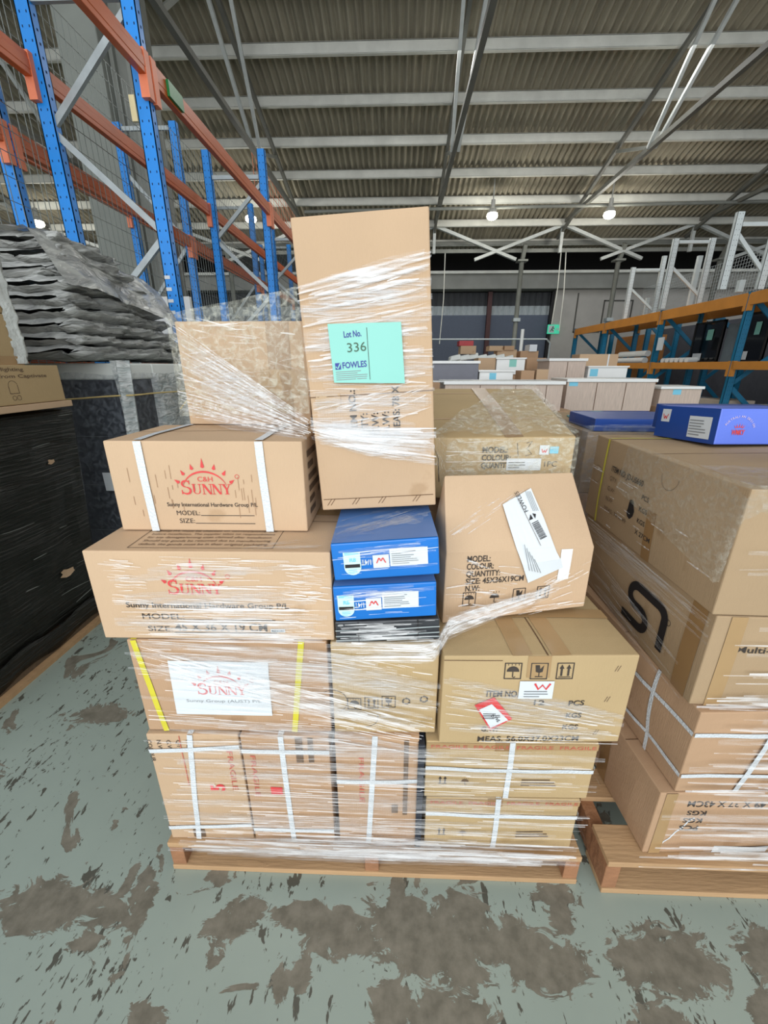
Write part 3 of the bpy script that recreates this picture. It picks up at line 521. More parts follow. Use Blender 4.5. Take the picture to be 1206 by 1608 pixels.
# pallets of vanities, each cabinet placed at its real distance
b5 = atY(885, 645, 5).z; b4 = atY(697, 645, 4).z
stackup(1.9, 2.97, 4.98, 5.6, b5, 'the wide pale wood vanity', NAVY); stackup(.3, 1.7, 3.95, 4.6, b4, 'the pale wood vanity behind the taped carton'); z6 = atY(859, 600, 6).z
c = goods(885, 600, 1030, 645, 5, .5, VWOOD, 'wide pale wood vanity cabinet with white benchtop, standing right of centre behind the cartons', 'vanity', 'vanity_cabinet', 'vanity cabinets', LEDW, .035)
c.strip('F', .34, .03, .34, .97, .008, SEAM, 'door_gap'); c.strip('F', .67, .03, .67, .97, .008, SEAM, 'door_gap'); c.patch('F', ((.02, .86), (.12, .86), (.12, 1), (.02, 1)), CYAN, 'sticker')
c = goods(697, 604, 885, 645, 4, .5, VWOOD, 'long pale wood vanity cabinet with white benchtop, directly behind the taped carton', 'vanity', 'vanity_cabinet', 'vanity cabinets', LEDW, .03)
for u in (.3, .6, .86): c.strip('F', u, .03, u, .97, .006, SEAM, 'door_gap')
stackup(1.85, 3.35, 5.95, 6.8, z6, 'the far pale wood vanity')
c = goods(859, 567, 921, 600, 6, .5, VWOOD, 'small pale wood vanity cabinet left of the white drawer unit', 'vanity', 'vanity_cabinet', 'vanity cabinets', LEDW, .035); c.strip('F', .5, .03, .5, .97, .008, SEAM, 'door_gap')
zz = atY(917, 598, 6.0).z
c = goods(921, 577, 986, 600, 5.98, .5, LEDW, 'white drawer unit with a blue sticker on top of the far stack', 'cabinet', 'drawer_unit', None, LEDW, .02); c.patch('F', ((.05, .4), (.25, .4), (.25, .9), (.05, .9)), CYAN, 'sticker'); c.strip('F', 0, .3, 1, .3, .008, GREYI, 'drawer_gap')
goods(908, 556, 972, 576, 6.45, .3, CB, 'brown carton with white strap behind the white drawer unit', zb=z6).vstrap(.75, wd=.02, faces='FT')
stackup(2.99, 3.65, 4.95, 5.5, atY(1028, 638, 5).z, 'the right hand pale wood vanity')
c = goods(1032, 611, 1103, 640, 5, .45, VWOOD, 'narrow pale wood vanity cabinet right of the wide vanity', 'vanity', 'vanity_cabinet', 'vanity cabinets', LEDW, .03); c.patch('F', ((.3, .7), (.5, .7), (.5, .98), (.3, .98)), CYAN, 'sticker')
stackup(.3, 1.85, 4.98, 5.55, atY(700, 600, 5).z, 'the slate grey cabinet')
c = goods(679, 571, 752, 600, 5, .5, GREYC, 'slate grey cabinet with white benchtop beside the tall carton', 'cabinet', 'grey_cabinet', None, LEDW, .03); c.strip('R', .1, .1, .1, .9, .01, LEDW, 'edge_strip')
c = goods(752, 584, 806, 600, 5, .4, LEDW, 'low white cabinet right of the slate grey cabinet', 'cabinet', 'white_cabinet', None, LEDW, .02); c.patch('F', ((.3, .1), (.5, .1), (.5, .9), (.3, .9)), CYAN, 'sticker')
c = goods(679, 600, 697, 613, 3.95, .35, LEDW, 'small white box on the long pale vanity next to the tall carton', 'box', 'white_box', zb=atY(697, 604, 4).z+.03)
stackup(.95, 1.8, 5.98, 6.5, atY(750, 588, 6).z, 'the small brown cartons behind the low white cabinet')
z_ = atY(750, 588, 6).z
goods(750, 562, 779, 580, 6, .3, CB, 'small brown carton just right of the slate grey cabinet', zb=z_)
c = goods(779, 564, 825, 580, 5.98, .3, LEDW, 'white cabinet with green sticker among the small brown cartons', 'cabinet', 'white_cabinet', None, LEDW, .02, zb=z_); c.patch('F', ((.45, .5), (.7, .5), (.7, .98), (.45, .98)), PAPERG, 'sticker')
goods(817, 582, 840, 600, 5.1, .25, CB2, 'small brown carton, lower left of the little carton pile', zb=atY(700, 600, 5).z); goods(841, 580, 862, 600, 5.1, .25, CB, 'small brown carton, lower right of the little carton pile', zb=atY(700, 600, 5).z)
stackup(1.95, 2.5, 6.9, 7.4, atY(820, 580, 7).z, 'the back of the little carton pile'); zq = atY(820, 580, 7).z
goods(826, 562, 858, 580, 6.95, .4, CB2, 'small brown carton at the back of the little pile', zb=zq)
stackup(1.1, 2.9, 8, 9, 1.45, 'the farthest goods')
r = random.Random(11)
for k, (a, b, c_, d_, m, lb, ct_) in enumerate(((723, 543, 748, 556, CB, 'brown carton under the red box among the farthest goods', 'carton'), (721, 535, 744, 543, mat('red_box', (170, 44, 50), .5), 'flat red box on a brown carton near the far wall', 'box'), (768, 543, 790, 551, CB, 'low brown carton left of the slim white post', 'carton'), (792, 543, 808, 550, CB2, 'tiny brown carton beside the slim white post', 'carton'), (831, 541, 844, 552, PAPER, 'small white box right of the slim white post', 'box'), (780, 549, 812, 564, CB, 'brown carton behind the white cabinet with green sticker', 'carton'), (816, 551, 846, 568, CB2, 'brown carton below the small white box', 'carton'))):
    goods(a, b, c_, d_, 8+.02*k, .3, m, lb, ct_, 'red_box' if k == 1 else ('white_box' if k == 4 else 'carton'))
for k in range(7):
    x = .95+k*.16; z = 1.45+.05*r.random(); o = MB().hexa([(x, 8.05, z), (x+.2, 8.0, z+.03), (x+.2, 8.3, z+.02), (x, 8.3, z), (x+.02, 8.05, z+.09), (x+.19, 8.02, z+.13), (x+.2, 8.3, z+.11), (x, 8.3, z+.08)]).build('white_packet', FOAM, bevel=.02)
    tag(o, 'white plastic packet left of the slim white post, '+('leftmost', 'second', 'third', 'fourth', 'fifth', 'sixth', 'rightmost')[k]+' of seven', 'packet', 'white packets on the farthest goods')
# wrapped stack of blue boxes between the two main stacks, further back
pallet('timber pallet under the dark wrapped cartons between the two main stacks', .88, 1.95, 1.3, 1.0, .12)
for k, z in enumerate((.122, .46, .797)):
    c = Carton('brown carton wrapped in film in the stack between the two main stacks, '+('lowest', 'middle', 'upper')[k], .90, 1.97, z, 1.2, .9, (.335, .335, .300)[k], m=(CB4, CB2, CB4)[k], seed=k+40)
c = Carton('long dark blue carton lying left of the blue cartons on the right hand stack', .93, 1.98, 1.10, .60, .35, .058, -3, m=NAVY, seam=False, seed=50)
tag(MB().grid(lambda u, v: (1.0+.3*u+.05*v, 2.42+.2*v, 1.105+.03*math.sin(math.pi*v)*math.sin(math.pi*u)+.01*u), 12, 8).build('mint_sheet', mat('teal_plastic', (70, 170, 170), .4), smooth=True, solid=.006), 'teal plastic sheet lying on the wrapped cartons below the wide vanity', 'sheet')
sw = empty('stretch_wrap', (.88, 1.93, .12), 'clear stretch film around the dark wrapped stack between the two main stacks', 'stretch film')
F_FRONT = Vector((0, -1, 0))
sheet(sw, [(.89, 2.6, 1.12), (.875, 1.95, 1.13), (2.12, 1.94, 1.13)], [(.89, 2.6, .2), (.875, 1.95, .2), (2.12, 1.94, .2)], 40, 30, .01, 3, FILMD)
ribbons(sw, [(.87, 1.945, 1.13), (2.12, 1.93, 1.13)], [(.87, 1.945, .6), (2.12, 1.93, .6)], 40, (.003, .02), 9, FILMW)
# ================================================================== LEFT STACKS
pallet('pallet with weathered boards under the black wrapped load', -2.68, 1.02, .95, 1.05, .115, wm=WOODD)
FB = bpy.data.materials.new('black_film'); FB.use_nodes = True
def black_film(m):
    n = m.node_tree.nodes; L = m.node_tree.links; b = n['Principled BSDF']; b.inputs['Base Color'].default_value = (.006, .007, .006, 1); b.inputs['Roughness'].default_value = .26; b.inputs['Specular IOR Level'].default_value = .5
    tc = n.new('ShaderNodeTexCoord'); mp = n.new('ShaderNodeMapping'); mp.inputs['Scale'].default_value = (1.5, 1.5, 26); mp.inputs['Rotation'].default_value = (R(14), 0, 0); L.new(tc.outputs['Object'], mp.inputs[0])
    nz = n.new('ShaderNodeTexNoise'); nz.inputs['Scale'].default_value = 3; nz.inputs['Detail'].default_value = 6; nz.inputs['Distortion'].default_value = .5; L.new(mp.outputs[0], nz.inputs['Vector'])
    bp = n.new('ShaderNodeBump'); bp.inputs['Strength'].default_value = .8; bp.inputs['Distance'].default_value = .02; L.new(nz.outputs[0], bp.inputs['Height']); L.new(bp.outputs[0], b.inputs['Normal'])
black_film(FB)
bw, bd = .92, 1.03
blk = Carton('tall load wrapped in shiny black film on a pallet at the left edge', -2.66, 1.03, .122, bw, bd, 1.07, m=FB, name='black_wrapped_load', cat='wrapped load', seam=False, n=20, bulge=.012, crush=.02, bevel=.02,
    corners=[(0, 0, 0), (bw, 0, 0), (bw, bd, 0), (0, bd, 0), (0, 0, 1.07), (bw+.09, 0, 1.07), (bw+.11, bd, 1.07), (0, bd, 1.07)])
for u, v, q in ((.80, .79, .016), (.78, .245, .03)):
    blk.flat('R', [[(u*bd+q*(1+.4*math.sin(k*2.3))*math.cos(R(k*36))*1.3, v*1.07+q*.7*(1+.3*math.cos(k*1.7))*math.sin(R(k*36))) for k in range(10)]], CB, 'torn_hole', .006)
blk.root.location = blk.M.translation; ribbons(blk.root, [(-1.735, 1.1, 1.15), (-1.62, 2.06, 1.17)], [(-1.735, 1.1, .16), (-1.735, 2.06, .16)], 26, (.002, .006), 77, mat('black_film_glint', (120, 124, 120), .2, spec=.8), 'film_crease', (.05, .22), out=Vector((1, 0, 0)), jit=.022, slope=.08)  # grey strips are glints painted along the creases of the black film
c = Carton('shallow brown carton lying as a tray on the black wrapped load', -2.66, 1.0, 1.206, 1.06, 1.02, .028, 0, m=CBP, seed=61, bulge=0, crush=.001, seam=False)
c = Carton('long brown carton with lighting slogan and lamp sketch above the black wrapped load', -2.66, .99, 1.236, 1.055, 1.0, .158, 0, m=CB3, seed=62, name='printed_carton')
c.text('R', 'contemporary lighting', .475, .135, .014, INKF, fit=.33, bold=.01); c.text('R', 'Simple elegance from Captivate', .42, .108, .014, INKF, fit=.50, bold=.01); c.text('R', 'packages', .42, .08, .014, INKF, fit=.18)
pol = arcband(.735, .075, .022, .002, .002, 20, 200, 8)+[rect(.712, .045, .7145, .075), rect(.755, .045, .7575, .08), rect(.712, .045, .757, .0475)]+arcband(.728, .028, .009, .002, .002, 0, 360, 8)+arcband(.75, .028, .01, .002, .002, 0, 360, 8)
c.flat('R', pol, INKF, 'lamp_sketch')
Carton('brown carton above the slogan carton at the left edge, the lower of two', -2.66, .99, 1.398, 1.03, .85, .195, 0, m=CB3, seed=63).strip('R', .0, .06, 1, .06, .04, TAPE, 'tape')
Carton('brown carton at the left edge, topmost above the slogan carton', -2.66, .99, 1.596, 1.025, .85, .195, 0, m=CB3, seed=64)
e = empty('stretch_wrap', (-1.63, .95, 1.4), 'white bunched film edge around the two cartons at the left edge', 'stretch film')
sheet(e, [(-1.63, 1.80, 1.87), (-1.618, 1.855, 1.87), (-1.8, 1.87, 1.87)], [(-1.63, 1.80, 1.40), (-1.618, 1.855, 1.40), (-1.8, 1.87, 1.4)], 14, 40, .012, 5, mat('milky_film', (200, 204, 200), .3, bump=.5, bscale=30), out=Vector((.7, .6, 0)), fr=22)
MB().grid(lambda u, v: (-1.722+.006*noise.noise(Vector((u*9, v*4, 1))), 1.02+1.05*u, .045+.012*math.sin(u*17)+.10*v), 30, 4).build('film_skirt', FB, blk.root, smooth=True, solid=.002).matrix_parent_inverse = blk.M.inverted()
o = MB().box(.93, .985, 0, 1.05, 0, .022).build('edge_or_gap_strip', WOOD, [q for q in COL.objects if q.get('label', '').startswith('pallet with weathered')][0])
# grey wrapped flat packs on black cabinets
PW = bpy.data.materials.new('grey_plastic_wrap'); PW.use_nodes = True
def plastic(m, c0, c1, alpha, sc=7, rough=.22, st=(1, 1, 3), bs=.9):
    m.use_nodes = True; n = m.node_tree.nodes; L = m.node_tree.links; b = n['Principled BSDF']; b.inputs['Roughness'].default_value = rough; b.inputs['Specular IOR Level'].default_value = .7
    tc = n.new('ShaderNodeTexCoord'); mp = n.new('ShaderNodeMapping'); mp.inputs['Scale'].default_value = st; L.new(tc.outputs['Object'], mp.inputs[0])
    nz = n.new('ShaderNodeTexNoise'); nz.inputs['Scale'].default_value = sc; nz.inputs['Detail'].default_value = 6; nz.inputs['Distortion'].default_value = 1.2; L.new(mp.outputs[0], nz.inputs['Vector'])
    rp_ = n.new('ShaderNodeValToRGB'); rp_.color_ramp.elements[0].position = .35; rp_.color_ramp.elements[1].position = .68; rp_.color_ramp.elements[0].color = rgb(c0); rp_.color_ramp.elements[1].color = rgb(c1); L.new(nz.outputs[0], rp_.inputs[0]); L.new(rp_.outputs[0], b.inputs['Base Color'])
    bp = n.new('ShaderNodeBump'); bp.inputs['Strength'].default_value = bs; bp.inputs['Distance'].default_value = .03; L.new(nz.outputs[0], bp.inputs['Height']); L.new(bp.outputs[0], b.inputs['Normal'])
    if alpha < 1: b.inputs['Alpha'].default_value = alpha
    return m
plastic(PW, (150, 152, 150), (196, 198, 194), 1)
WP = plastic(bpy.data.materials.new('clear_crumpled_plastic'), (176, 186, 186), (240, 242, 240), .78, 12, .2)
pallet('pallet under the black cabinets with white foam tops', -2.67, 2.5, 1.0, 1.1, .12)
nmz = ('bottom', 'second', 'third', 'fourth', 'fifth', 'sixth', 'seventh', 'eighth', 'top')
r = random.Random(8); z = 1.425
for k in range(9):
    h = .076; y1 = 3.52-.085*k; w_ = .94-.01*k; sd = k*3.1
    def P(u, v, z=z, h=h, y1=y1, w_=w_, sd=sd):
        # closed puffy slab outline: u round the cross-section in x, v along y
        a = 2*math.pi*u; cx = math.copysign(abs(math.cos(a))**.35, math.cos(a)); cz = math.copysign(abs(math.sin(a))**.6, math.sin(a)); y = 2.3+(y1-2.3)*v
        e_ = .2 if v in (0, 1) else 1
        nn = noise.noise(Vector((cx*3+sd, y*5, cz*2+sd))); n2 = noise.noise(Vector((cx*9+sd, y*14, cz*5)))
        return (-2.16+cx*(w_/2*(1 if e_ == 1 else .9)+.06*nn+.025*n2), y+.03*nn, z+h/2+cz*h*.48*e_+.02*nn+.012*n2-.02*max(0, v-.75))
    o = MB().grid(P, 60, 44).build('wrapped_flat_pack', PW, smooth=True); tag(o, 'flat pack in crumpled grey plastic, %s of the nine in the pile' % nmz[k], 'flat pack', 'grey wrapped flat packs')
    z += .066
ov = tag(MB().grid(lambda u, v: (-2.66+1.03*u+.02*math.sin(v*9), 2.22+1.08*v, 2.025-.25*max(0, u-.86)/.14*(1 if u > .86 else 0)-.12*v*v+.02*noise.noise(Vector((u*8, v*8, 2)))+.01*noise.noise(Vector((u*22, v*22, 5)))), 60, 50).build('plastic_cover', plastic(bpy.data.materials.new('loose_grey_cover'), (140, 142, 140), (206, 208, 202), .85, 5, .2), smooth=True), 'loose grey plastic cover draped over the top of the flat pack pile', 'cover')
for k, (y0, y1, x0_, lab) in enumerate(((2.55, 2.80, -2.64, 'black cabinet with white foam top wrapped in clear plastic, nearest one'), (2.82, 3.17, -2.64, 'black cabinet with white foam top wrapped in clear plastic, middle one of three'), (3.19, 3.58, -2.64, 'black cabinet with white foam top wrapped in clear plastic, far one'))):
    t = empty('black_cabinet', (x0_, y0, .122), lab, 'cabinet', group='black cabinets in plastic'); W_ = 1.0; D_ = y1-y0
    MB().box(0, W_, 0, D_, 0, 1.19).build('body', BLACKP, t, bevel=.006); MB().box(-.01, W_+.012, -.012, D_+.005, 1.19, 1.285).build('foam_top', FOAM, t, bevel=.01)
    mb = MB()
    for q in range(3): mb.box(W_*.1, W_*.9, -.006, 0, .2+.32*q, .205+.32*q)
    mb.build('drawer_gap', INKB, t)
    def P(u, v): # cover: round front and right side
        s_ = u*(W_+D_)
        p = Vector((s_, -.02, 0)) if s_ < W_ else Vector((W_+.02, s_-W_, 0))
        nn = noise.noise(Vector((s_*5, v*5, k*7))); n2 = noise.noise(Vector((s_*15, v*13, k*3)))
        out = Vector((0, -1, 0)) if s_ < W_ else Vector((1, 0, 0)); return p+out*(.022*nn+.01*n2+.012)+Vector((0, 0, 1.225-1.12*v+.02*nn))
    MB().grid(P, 60, 50).build('plastic_cover', FILMD if k == 0 else WP, t, smooth=True)
    if k == 0:
        MB().grid(lambda u, v: (W_-.06+.115*u, -.045+.03*math.sin(u*9+v*5), 1.30-1.15*v+.01*math.sin(v*20)), 14, 60).build('plastic_fold', WP, t, smooth=True)
        MB().box(.74, .96, -.05, -.045, .50, .62).build('paper_label', PAPER, t)
MBp = []
for k in range(30): s_ = k/29; MBp.append((-2.5+.92*min(1, s_*1.5), 2.50 if s_ < .66 else 2.50+(s_-.66)*2.2, 1.20-.012*math.sin(s_*7)+.02*s_))
tw = tag(MB().path(MBp+[(-1.57, 2.98, 1.1)], .005).build('twine', mat('straw_twine', (206, 182, 120), .8)), 'straw coloured twine tied around the wrapped black cabinets', 'twine')
# ================================================================== RIGHT STACK
pallet('pale timber pallet under the right hand carton stack', .583, .735, 1.165, 1.165, .13, 0, 7)
c1 = Carton('brown carton printed upside down, bottom of the right hand stack', .685, .762, .132, 1.0, .32, .228, 2.5, m=CB2, seed=71, bulge=.006, crush=.006)
c1.text('F', 'MEAS: 49 X 37 X 43CM', .36, .20, .020, INK, rot=180, fit=.28, bold=.01)
for k, q in enumerate(('KGS', 'KGS', 'PCS')): c1.text('F', q, .135-.004*k, .165-.028*k, .016, INK, rot=180, fit=.05, bold=.02)
c1.flat('F', thick([(.035+.012*q, .02+.02*q+.006*(q % 2)) for q in range(7)], .004), PAPER, 'chalk_mark'); c1.patch('F', ((.19, 0), (.34, 0), (.34, .12), (.19, .12)), PAPER, 'paper_label'); c1.strip('F', .03, 0, .03, 1, .03, TAPE, 'tape'); c1.strip('L', .3, .0, .3, 1, .05, TAPED, 'tape')
c2 = Carton('brown carton bound crosswise with white straps in the right hand stack', .722, .767, .362, .96, .62, .26, 3, m=CB2, seed=72, bulge=.012, crush=.008)
for v in (.22, .74): c2.hstrap(v, wd=.012, faces='LFR')
c2.strip('F', .16, 0, .2, 1, .014, STRAPW, 'strap', .003); c2.strip('L', .80, 0, .77, 1, .012, STRAPW, 'strap', .003)
c3 = Carton('brown carton with big black curved emblem in the right hand stack', .708, .79, .625, .98, .68, .247, -1, m=CB4, seed=73, bulge=.006, crush=.001)
c3.text('F', 'Multi-functional', .06, .155, .016, INK, fit=.2, bold=.01)
# the emblem: an S bar running into a hooked vertical bar
Wl, Hl = c3.size('L')
ex, ey, q = Wl*.515, Hl*.20, .165
pts = [(0, .0), (.42, .0)]+[(.42+.16*math.sin(R(a)), .16-.16*math.cos(R(a))) for a in range(15, 181, 15)]+[(.30, .32)]+[(.30-.17*math.sin(R(a)), .49-.17*math.cos(R(a))) for a in range(15, 181, 15)]+[(.75, .66)]+[(.75+.17*math.sin(R(a)), .49+.17*math.cos(R(a))) for a in range(15, 91, 15)]+[(.92, -.02)]
c3.flat('L', thick([(ex+a*q*1.25, ey+b*q*1.05) for a, b in pts], .026), INKB, 'printed_emblem', .004); c3.flat('L', arcband(ex+.20, ey+.09, .008, .0015, .0015, 0, 360, 12), INK, 'printed_ring')
c3.strip('L', .93, 0, .93, 1, .05, TAPED, 'tape'); c3.strip('F', .05, .0, .05, 1, .035, TAPE, 'tape')
c4 = Carton('large scuffed brown carton on top of the right hand stack', .698, .792, .874, .98, .68, .288, -1, m=CB4, seed=74, bulge=.008, crush=.002)
c4.text('L', 'ITEM NO: JD-US660', .15, .195, .017, INK, fit=.19, bold=.02, off=.004); c4.text('L', 'QTY:\nG.W:\nN.W:\nMEAS: 70 X 49', .15, .165, .014, INKF, fit=.14, line=1.7, off=.004); c4.text('L', 'PCS\nKGS\nKGS\nX 27CM', .345, .16, .014, INK, fit=.075, line=1.75, bold=.01)
c4.flat('L', [[(.305+.02*math.cos(R(a))*(1+.3*math.sin(a)), .115+.03*math.sin(R(a))) for a in range(0, 360, 30)]], INKB, 'torn_hole', .002)
c4.flat('L', arcband(.44, .25, .035, .0015, .0015, 180, 360, 12)+arcband(.05, .16, .03, .0012, .0012, 0, 360, 14), INKF, 'printed_ring')
c4.vstrap(.5, STRAPY, .012, faces='T'); c4.strip('L', .14, 0, .14, 1, .011, STRAPY, 'strap', .003); c4.strip('T', 0, .86, 1, .86, .011, STRAPY, 'strap', .003); c4.strip('L', .60, .0, .60, .5, .04, TAPED, 'tape', .001)
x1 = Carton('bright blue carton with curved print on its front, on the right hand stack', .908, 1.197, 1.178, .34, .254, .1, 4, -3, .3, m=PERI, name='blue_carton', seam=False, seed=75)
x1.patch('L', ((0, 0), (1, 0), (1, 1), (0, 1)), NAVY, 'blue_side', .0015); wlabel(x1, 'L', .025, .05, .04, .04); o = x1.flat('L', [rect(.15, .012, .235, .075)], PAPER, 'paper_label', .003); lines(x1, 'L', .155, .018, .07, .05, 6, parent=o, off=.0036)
st = 'AUSTRALIAN DESIGN'
for k, ch in enumerate(st):
    a = 150-120*k/(len(st)-1); x1.text('F', ch, .060+.044*math.cos(R(a)), .030+.046*math.sin(R(a)), .006, mat('cream_print', (214, 190, 200), .5), rot=a-90, name='printed_letter')
x1.text('F', 'WMKY', .042, .028, .014, INKR, fit=.038, bold=.03)
for k in range(5): a = R(40+25*k); x1.flat('F', [[(.061+.012*math.cos(a)-.002, .044+.004*math.sin(a)), (.061+.012*math.cos(a)+.002, .044+.004*math.sin(a)), (.061+.02*math.cos(a), .046+.014*math.sin(a))]], INKR, 'printed_ray')
Carton('bright blue carton lying behind the printed blue one on the right hand stack', 1.0, 1.48, 1.163, .36, .2, .09, -4, m=NAVY, name='blue_carton', seam=False, seed=76)
sr = empty('stretch_wrap', (.60, .75, .13), 'clear stretch film wound around the right hand carton stack', 'stretch film')
XF = [(1.72, .775), (.71, .775)]
lf = Vector((-1, 0, 0))
def wrapr(z0, z1, n, wr, seed, m=FILMN, span=(.1, .7), x=.655, y=.752, out=F_FRONT, jit=.004):
    ribbons(sr, [(x, y, z1), (1.75, y+.01, z1)], [(x, y, z0), (1.75, y+.01, z0)], n, wr, seed, m, span=span, out=out, jit=jit)
wrapr(.12, .36, 40, (.002, .008), 1, x=.68); wrapr(.12, .19, 18, (.004, .02), 2, x=.64, y=.735); wrapr(.36, .62, 60, (.002, .01), 3, x=.73, y=.755); wrapr(.62, .87, 60, (.002, .009), 4, x=.71, y=.775); wrapr(.87, 1.15, 34, (.002, .008), 5, x=.70, y=.778)
for a, b, x, y in ((.12, .36, .69, .748), (.36, .87, .72, .752), (.87, 1.15, .70, .774)): wrapr(a, b, 16, (.015, .04), int(a*99), FILMW, (.4, 1), x, y)
ribbons(sr, [(.712, 1.45, .87), (.70, .78, .865)], [(.712, 1.45, .80), (.70, .78, .80)], 22, (.002, .012), 8, FILMW, span=(.4, 1), out=lf); ribbons(sr, [(.688, 1.45, 1.1), (.688, .79, 1.08)], [(.688, 1.45, .88), (.688, .79, .88)], 20, (.002, .006), 12, FILMN, span=(.03, .12), out=lf)
ribbons(sr, [(.70, 1.45, .80), (.695, .79, .72)], [(.70, 1.45, .64), (.695, .79, .62)], 24, (.002, .02), 18, FILMW, span=(.1, .5), out=lf, slope=.3)
sheet(sr, [(.70, 1.25, 1.172), (.70, .79, 1.170), (1.7, .78, 1.170)], [(.686, 1.25, 1.03), (.684, .80, .95), (1.7, .772, 1.09)], 60, 16, .006, 9, FILMS, out=Vector((-.5, -.7, 0)))
sheet(sr, [(.70, .95, 1.172), (1.7, .95, 1.172)], [(.70, .79, 1.170), (1.7, .78, 1.170)], 60, 10, .004, 10, FILMS, out=Vector((0, 0, 1)))
tag(MB().grid(lambda u, v: (.545+.10*u*(1-.6*v), 1.05+.05*u, .44-.30*v+.01*math.sin(u*8)), 8, 10).build('plastic_sheet', mat('lilac_plastic', (160, 150, 172), .4), smooth=True, solid=.001), 'pale lilac plastic sheet hanging in the gap between the two nearest pallets', 'plastic sheet')
# ================================================================== MAIN STACK
pallet('timber pallet under the main carton stack in the middle', -.642, .753, 1.165, 1.165, .114, 0, 7)
MB().poly([(-.45, .76, .0185), (-.38, .755, .0185), (-.36, .762, .0185), (-.40, .772, .0185), (-.46, .772, .0185)]).build('splinter', WOOD, [o for o in COL.objects if o.get('label', '').startswith('timber pallet under the main')][0], solid=.006).matrix_parent_inverse = Matrix.Translation((.642, -.753, 0))
A = Carton('tall narrow brown carton at the lower left corner of the main stack', -.632, .766, .116, .235, .4, .392, 1.5, m=CB, seed=1)
A.text('F', 'ITEM NO\nQTY\nG.W\nN.W\nCOLOUR', .100, .375, .011, INK, rot=-90, fit=.075, line=1.6); A.strip('F', .48, 1, .33, 0, .014, STRAPW, 'strap', .002); A.strip('T', .48, 0, .48, 1, .014, STRAPW, 'strap', .002); A.hstrap(.86, dv=.04); A.hstrap(.12, dv=.03)
A.text('F', '5', .178, .195, .036, INKR, rot=90, bold=.03, fit=.024); A.strip('F', .36, .55, .36, .99, .002, REDT, 'printed_line'); A.patch('F', ((.28, .02), (.42, .02), (.42, .1), (.28, .1)), INKF, 'printed_block'); A.text('F', 'FRAGILE', .20, .34, .014, REDT, rot=-90, fit=.14)
B = Carton('tall narrow brown carton in the bottom row, second from the left', -.391, .769, .116, .226, .4, .394, .8, m=CB2, seed=2)
B.vstrap(.46, tilt=.03); B.hstrap(.87); B.hstrap(.12); B.text('F', 'FRAGILE', .02, .33, .013, REDT, rot=-90, fit=.15); B.patch('F', ((.28, .48), (.42, .48), (.42, .55), (.28, .55)), INKR, 'red_print'); B.patch('F', ((.62, .78), (.70, .78), (.70, .99), (.62, .99)), INKF, 'printed_block'); B.patch('F', ((.76, .78), (.82, .78), (.82, .99), (.76, .99)), INKF, 'printed_block')
Cc = Carton('tall narrow brown carton in the bottom row, left of the dark gap', -.150, .772, .116, .214, .4, .400, .6, m=CB2, seed=3)
Cc.strip('F', .48, 1, .38, 0, .014, STRAPW, 'strap', .002); Cc.hstrap(.6, dv=.02); Cc.text('F', 'FRAGILE', .06, .33, .013, REDT, rot=-90, fit=.16); Cc.patch('F', ((.68, .32), (.76, .32), (.76, .4), (.68, .4)), INKF, 'printed_block'); Cc.strip('F', .85, .3, .85, .97, .012, INKF, 'printed_block')
D2 = Carton('flat brown carton with red fragile tape, lower one at the bottom right', .088, .769, .116, .408, .4, .192, 1, m=CB3, seed=4)
D1 = Carton('flat brown carton with red fragile tape, upper one at the bottom right', .082, .771, .310, .430, .4, .195, 1, m=CB3, seed=5)
for q, su in ((D2, .47), (D1, .50)):
    q.strip('F', 0, .93, 1, .93, .020, TAPE, 'tape', .0012); q.text('F', 'FRAGILE  FRAGILE  FRAGILE  FRAGILE', .01, q.size('F')[1]*.90, .010, REDT, fit=q.w*.96, off=.002, name='tape_print'); q.vstrap(su, tilt=.0); q.hstrap(.55 if q is D1 else .70, wd=.012, dv=-.04)
    icon(q, 'F', 'arrows', .03, .045, .032, INK, False); icon(q, 'F', 'umbrella', .09, .045, .028, INKF, False); lines(q, 'F', .25, .045, .12, .03, 3, INKF, off=.0014, seed=9); q.patch('F', ((.40, .86), (.50, .86), (.50, 1), (.40, 1)), TAPED, 'tape', .0014)
BLKM = mat('gap_shade_black', (38, 42, 52), .5)
tag(MB().box(.062, .078, .765, 1.15, .116, .50).build('edge_or_gap_strip', BLKM), 'dark strip standing in for the shaded gap of the bottom row', 'gap shade')  # near-black strip takes the place of the shade between the cartons
E_ = Carton('brown carton with a white printed paper sheet and yellow straps, second row left', -.627, .775, .513, .468, .4, .276, 1.2, m=CB2, seed=6)
E_.strip('F', .035, 1, .10, 0, .014, STRAPY, 'strap', .002); E_.strip('F', .875, 1, .80, 0, .014, STRAPY, 'strap', .002)
for u in (.035, .875): E_.strip('T', u, 0, u, 1, .014, STRAPY, 'strap', .002)
E_.patch('F', ((.18, .21), (.69, .20), (.70, .79), (.19, .80)), PAPER, 'paper_sheet', .003)
class Off:  # same carton, prints lifted onto a sheet
    pass
def lifted(ct, off):
    o = Off(); o.__class__ = Carton; o.__dict__ = dict(ct.__dict__); o._l = off; o.fp = lambda k, u, v, f, ct=ct: Carton.fp(ct, k, u, v, f+off); return o
LE = lifted(E_, .002); sun_logo(LE, 'F', .206, .122, .118, INKP, 'C&H'); LE.text('F', 'Sunny Group (AUST) P/L', .115, .098, .0085, GREYI, fit=.185)
F_ = Carton('brown carton with a row of black handling symbols, second row middle', -.150, .781, .516, .254, .4, .272, 1.5, m=CB3, seed=7)
for k, kd in enumerate(('umbrella', 'arrows', 'glass')): icon(F_, 'F', kd, .035+.042*k, .075+.004*k, .034, INK)
